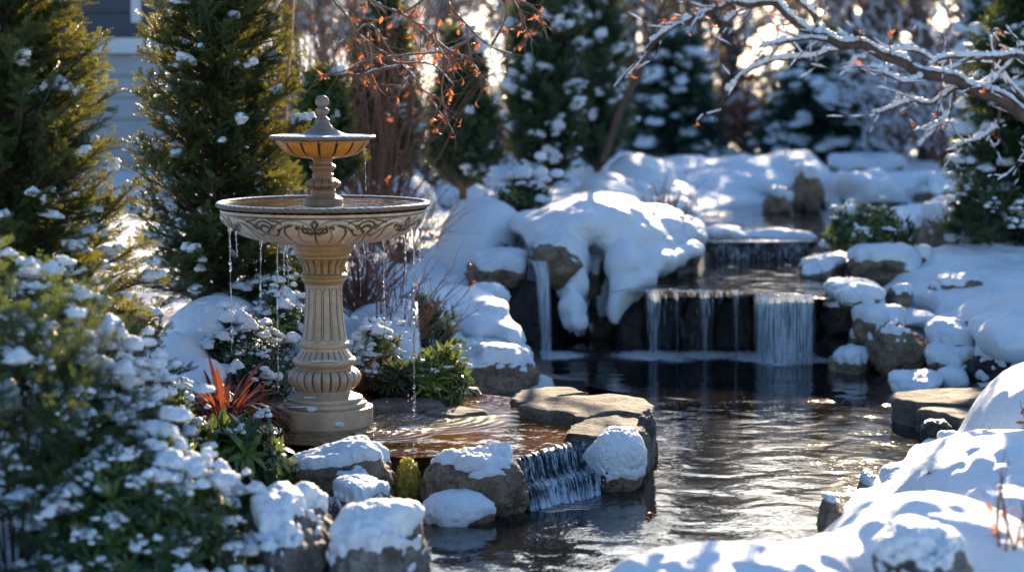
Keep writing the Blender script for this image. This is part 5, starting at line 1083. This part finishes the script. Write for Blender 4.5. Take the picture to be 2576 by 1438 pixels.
sheet("front_cascade", "small two-step cascade pouring from the fountain pool into the pond", L0, L1, F0, F1, cas, falls_mat("cascade_water", 24, .51, False, (.62, .72, .82), (.012, .02, .03)), 140, wob=.022, cat="cascade")
for k, (px, yt, yb_, fr, th) in enumerate(((578, 574, 892, .9, 1.), (592, 578, 645, .8, .8), (655, 604, 768, .55, 1.), (697, 609, 985, .40, 1.), (713, 612, 742, .2, .8), (722, 612, 775, -.2, .8), (903, 612, 745, .4, 1.), (918, 612, 690, -.2, .9), (966, 602, 835, .6, 1.),
                                     (1019, 585, 722, -.9, 1.), (1040, 572, 1052, .95, 1.5), (1056, 574, 665, .8, 1.2), (918, 372, 480, .5, .5))):
    r = np.random.RandomState(300 + k); dx = at(px, yt, FD)[0] - FX; rr = .46 if k < 12 else .215; dy = math.sqrt(max(rr * rr - dx * dx, 0)) * (1 if fr > 0 else -1); Y = FD - dy * min(1, abs(fr) + .3)
    top, bot = at(px, yt, Y), at(px + 3, yb_, Y); n = int((top[2] - bot[2]) / .006) + 3; z = np.linspace(top[2], max(bot[2], .18), n); w = np.arange(n)
    x = np.interp(z[::-1], [bot[2], top[2]], [bot[0], top[0]])[::-1] + .0025 * np.cumsum(r.normal(0, .3, n)) * .5
    rad = (.0021 + .0016 * np.abs(noise(np.stack([w * .23, w * 0 + k, w * 0], 1), k))) * th; rad[:6] = np.linspace(.011, .004, 6)[:len(rad[:6])] * th; gap = noise(np.stack([w * .11, w * 0 + k * 3, w * 0], 1), 3) > .28
    rad = np.where(gap & (w > n * .35), .0009, rad)
    parts = [tubes([(np.stack([x, np.full(n, Y), z], 1), rad)], 7)]; Vi, Ti = ico(2); nb_ = int(n / 6)
    ji = r.randint(int(n * .15), n, nb_); s = r.uniform(.003, .0065, nb_) * th; off = np.where(r.rand(nb_) < .5, 0, r.normal(0, .022, nb_))
    Mb = np.stack([np.eye(3) * np.array([1, 1, r.uniform(1.1, 1.9)]) * a * (1 if o_ == 0 else .55) for a, o_ in zip(s, off)]); Pb = np.stack([x[ji] + off, Y + r.normal(0, .01, nb_), z[ji] + r.uniform(-.02, .02, nb_)], 1)
    parts.append(scatter(Vi, Ti, Mb, Pb)); V, F, t = join(parts)
    if k == 0:
        M_DROP, nt, b = mat("falling_water"); b.inputs["Base Color"].default_value = (1, 1, 1, 1); b.inputs["Transmission Weight"].default_value = 1; b.inputs["IOR"].default_value = 1.33; b.inputs["Roughness"].default_value = .03
    labs = ["long string of drops at the bowl's left edge", "short drip just inside the bowl's left edge string", "medium drip left of the column, third from the left", "longest drip left of the fountain column", "short drip close to the left of the column, behind the longest one",
            "drip nearest the left side of the column", "drip with big drops nearest the right side of the column", "short drip right of the column under the bowl's rear", "straight drip midway between column and bowl's right edge", "drip from the rear right of the bowl",
            "longest thickest stream falling from the bowl's right edge to the pool", "short outer drip beside the longest right stream", "fine dotted drip from the small upper bowl"]
    o = mk("water_drip", V, F, M_DROP, loc=(x[0], Y, z[0])); tagit(o, labs[k], "water drip", "drips falling from the fountain bowls")
for k, (x, y, s, lab) in enumerate(((1634, 1290, .035, "curled red leaf floating on the pond near the cascade"), (1720, 1285, .014, "tiny red leaf scrap floating right of the curled leaf"), (1840, 1265, .014, "small dark red leaf scrap in the sun glitter"), (1795, 1279, .012, "tiny red berry-like leaf scrap between the floating leaves"))):
    c = onz(x, y, .004); r = np.random.RandomState(k); n = 7
    d = np.stack([np.cos(np.arange(n) * .9), np.sin(np.arange(n) * .9), np.full(n, .5)], 1); V, F, t = place([blade(4, .22, 1.2, .5)], frames(d, s * r.uniform(.6, 1, n)), np.repeat(c[None], n, 0), r.uniform(.6, 1, n))
    o = mk("floating_leaf", V, F, M_RED, attrs={"tint": t}, loc=c); tagit(o, lab, "leaf", "red leaves afloat on the pond")

for k, (x, y, D_, L_, lab) in enumerate(((2330, 1230, 8.6, .10, "thin brown twig lying on the sunlit near snow bank"), (2480, 1180, 8.9, .07, "short twig on the snow near the right edge"), (2050, 1372, 7.3, .08, "dark twig half sunk in the nearest snow mound"), (2520, 740, 13.8, .14, "bare twig sticking out of the right bank's snow slope"), (1290, 905, 12.3, .09, "thin twig lying on the round tan boulder's snow"))):
    c = at(x, y, D_); c[2] = max(ground_z(c[0], c[1]), c[2]) + .004; r = np.random.RandomState(k + 60); a = r.uniform(0, 6.28); d = np.array([math.cos(a), math.sin(a) * .5, .12]); P = [c - d * L_ * .5]
    for j in range(4): d = d + r.normal(0, .2, 3) * [1, 1, .4]; P.append(P[-1] + d * L_ / 4)
    L = [(np.array(P), np.linspace(.003, .0012, 5))]; T = twigs(L, r, 5, L_ * .4, .0014); V, F, t = tubes(L + T, 4); o = mk("fallen_twig", V, F, M_BARK, loc=c); tagit(o, lab, "twig", "twigs fallen on the snow")
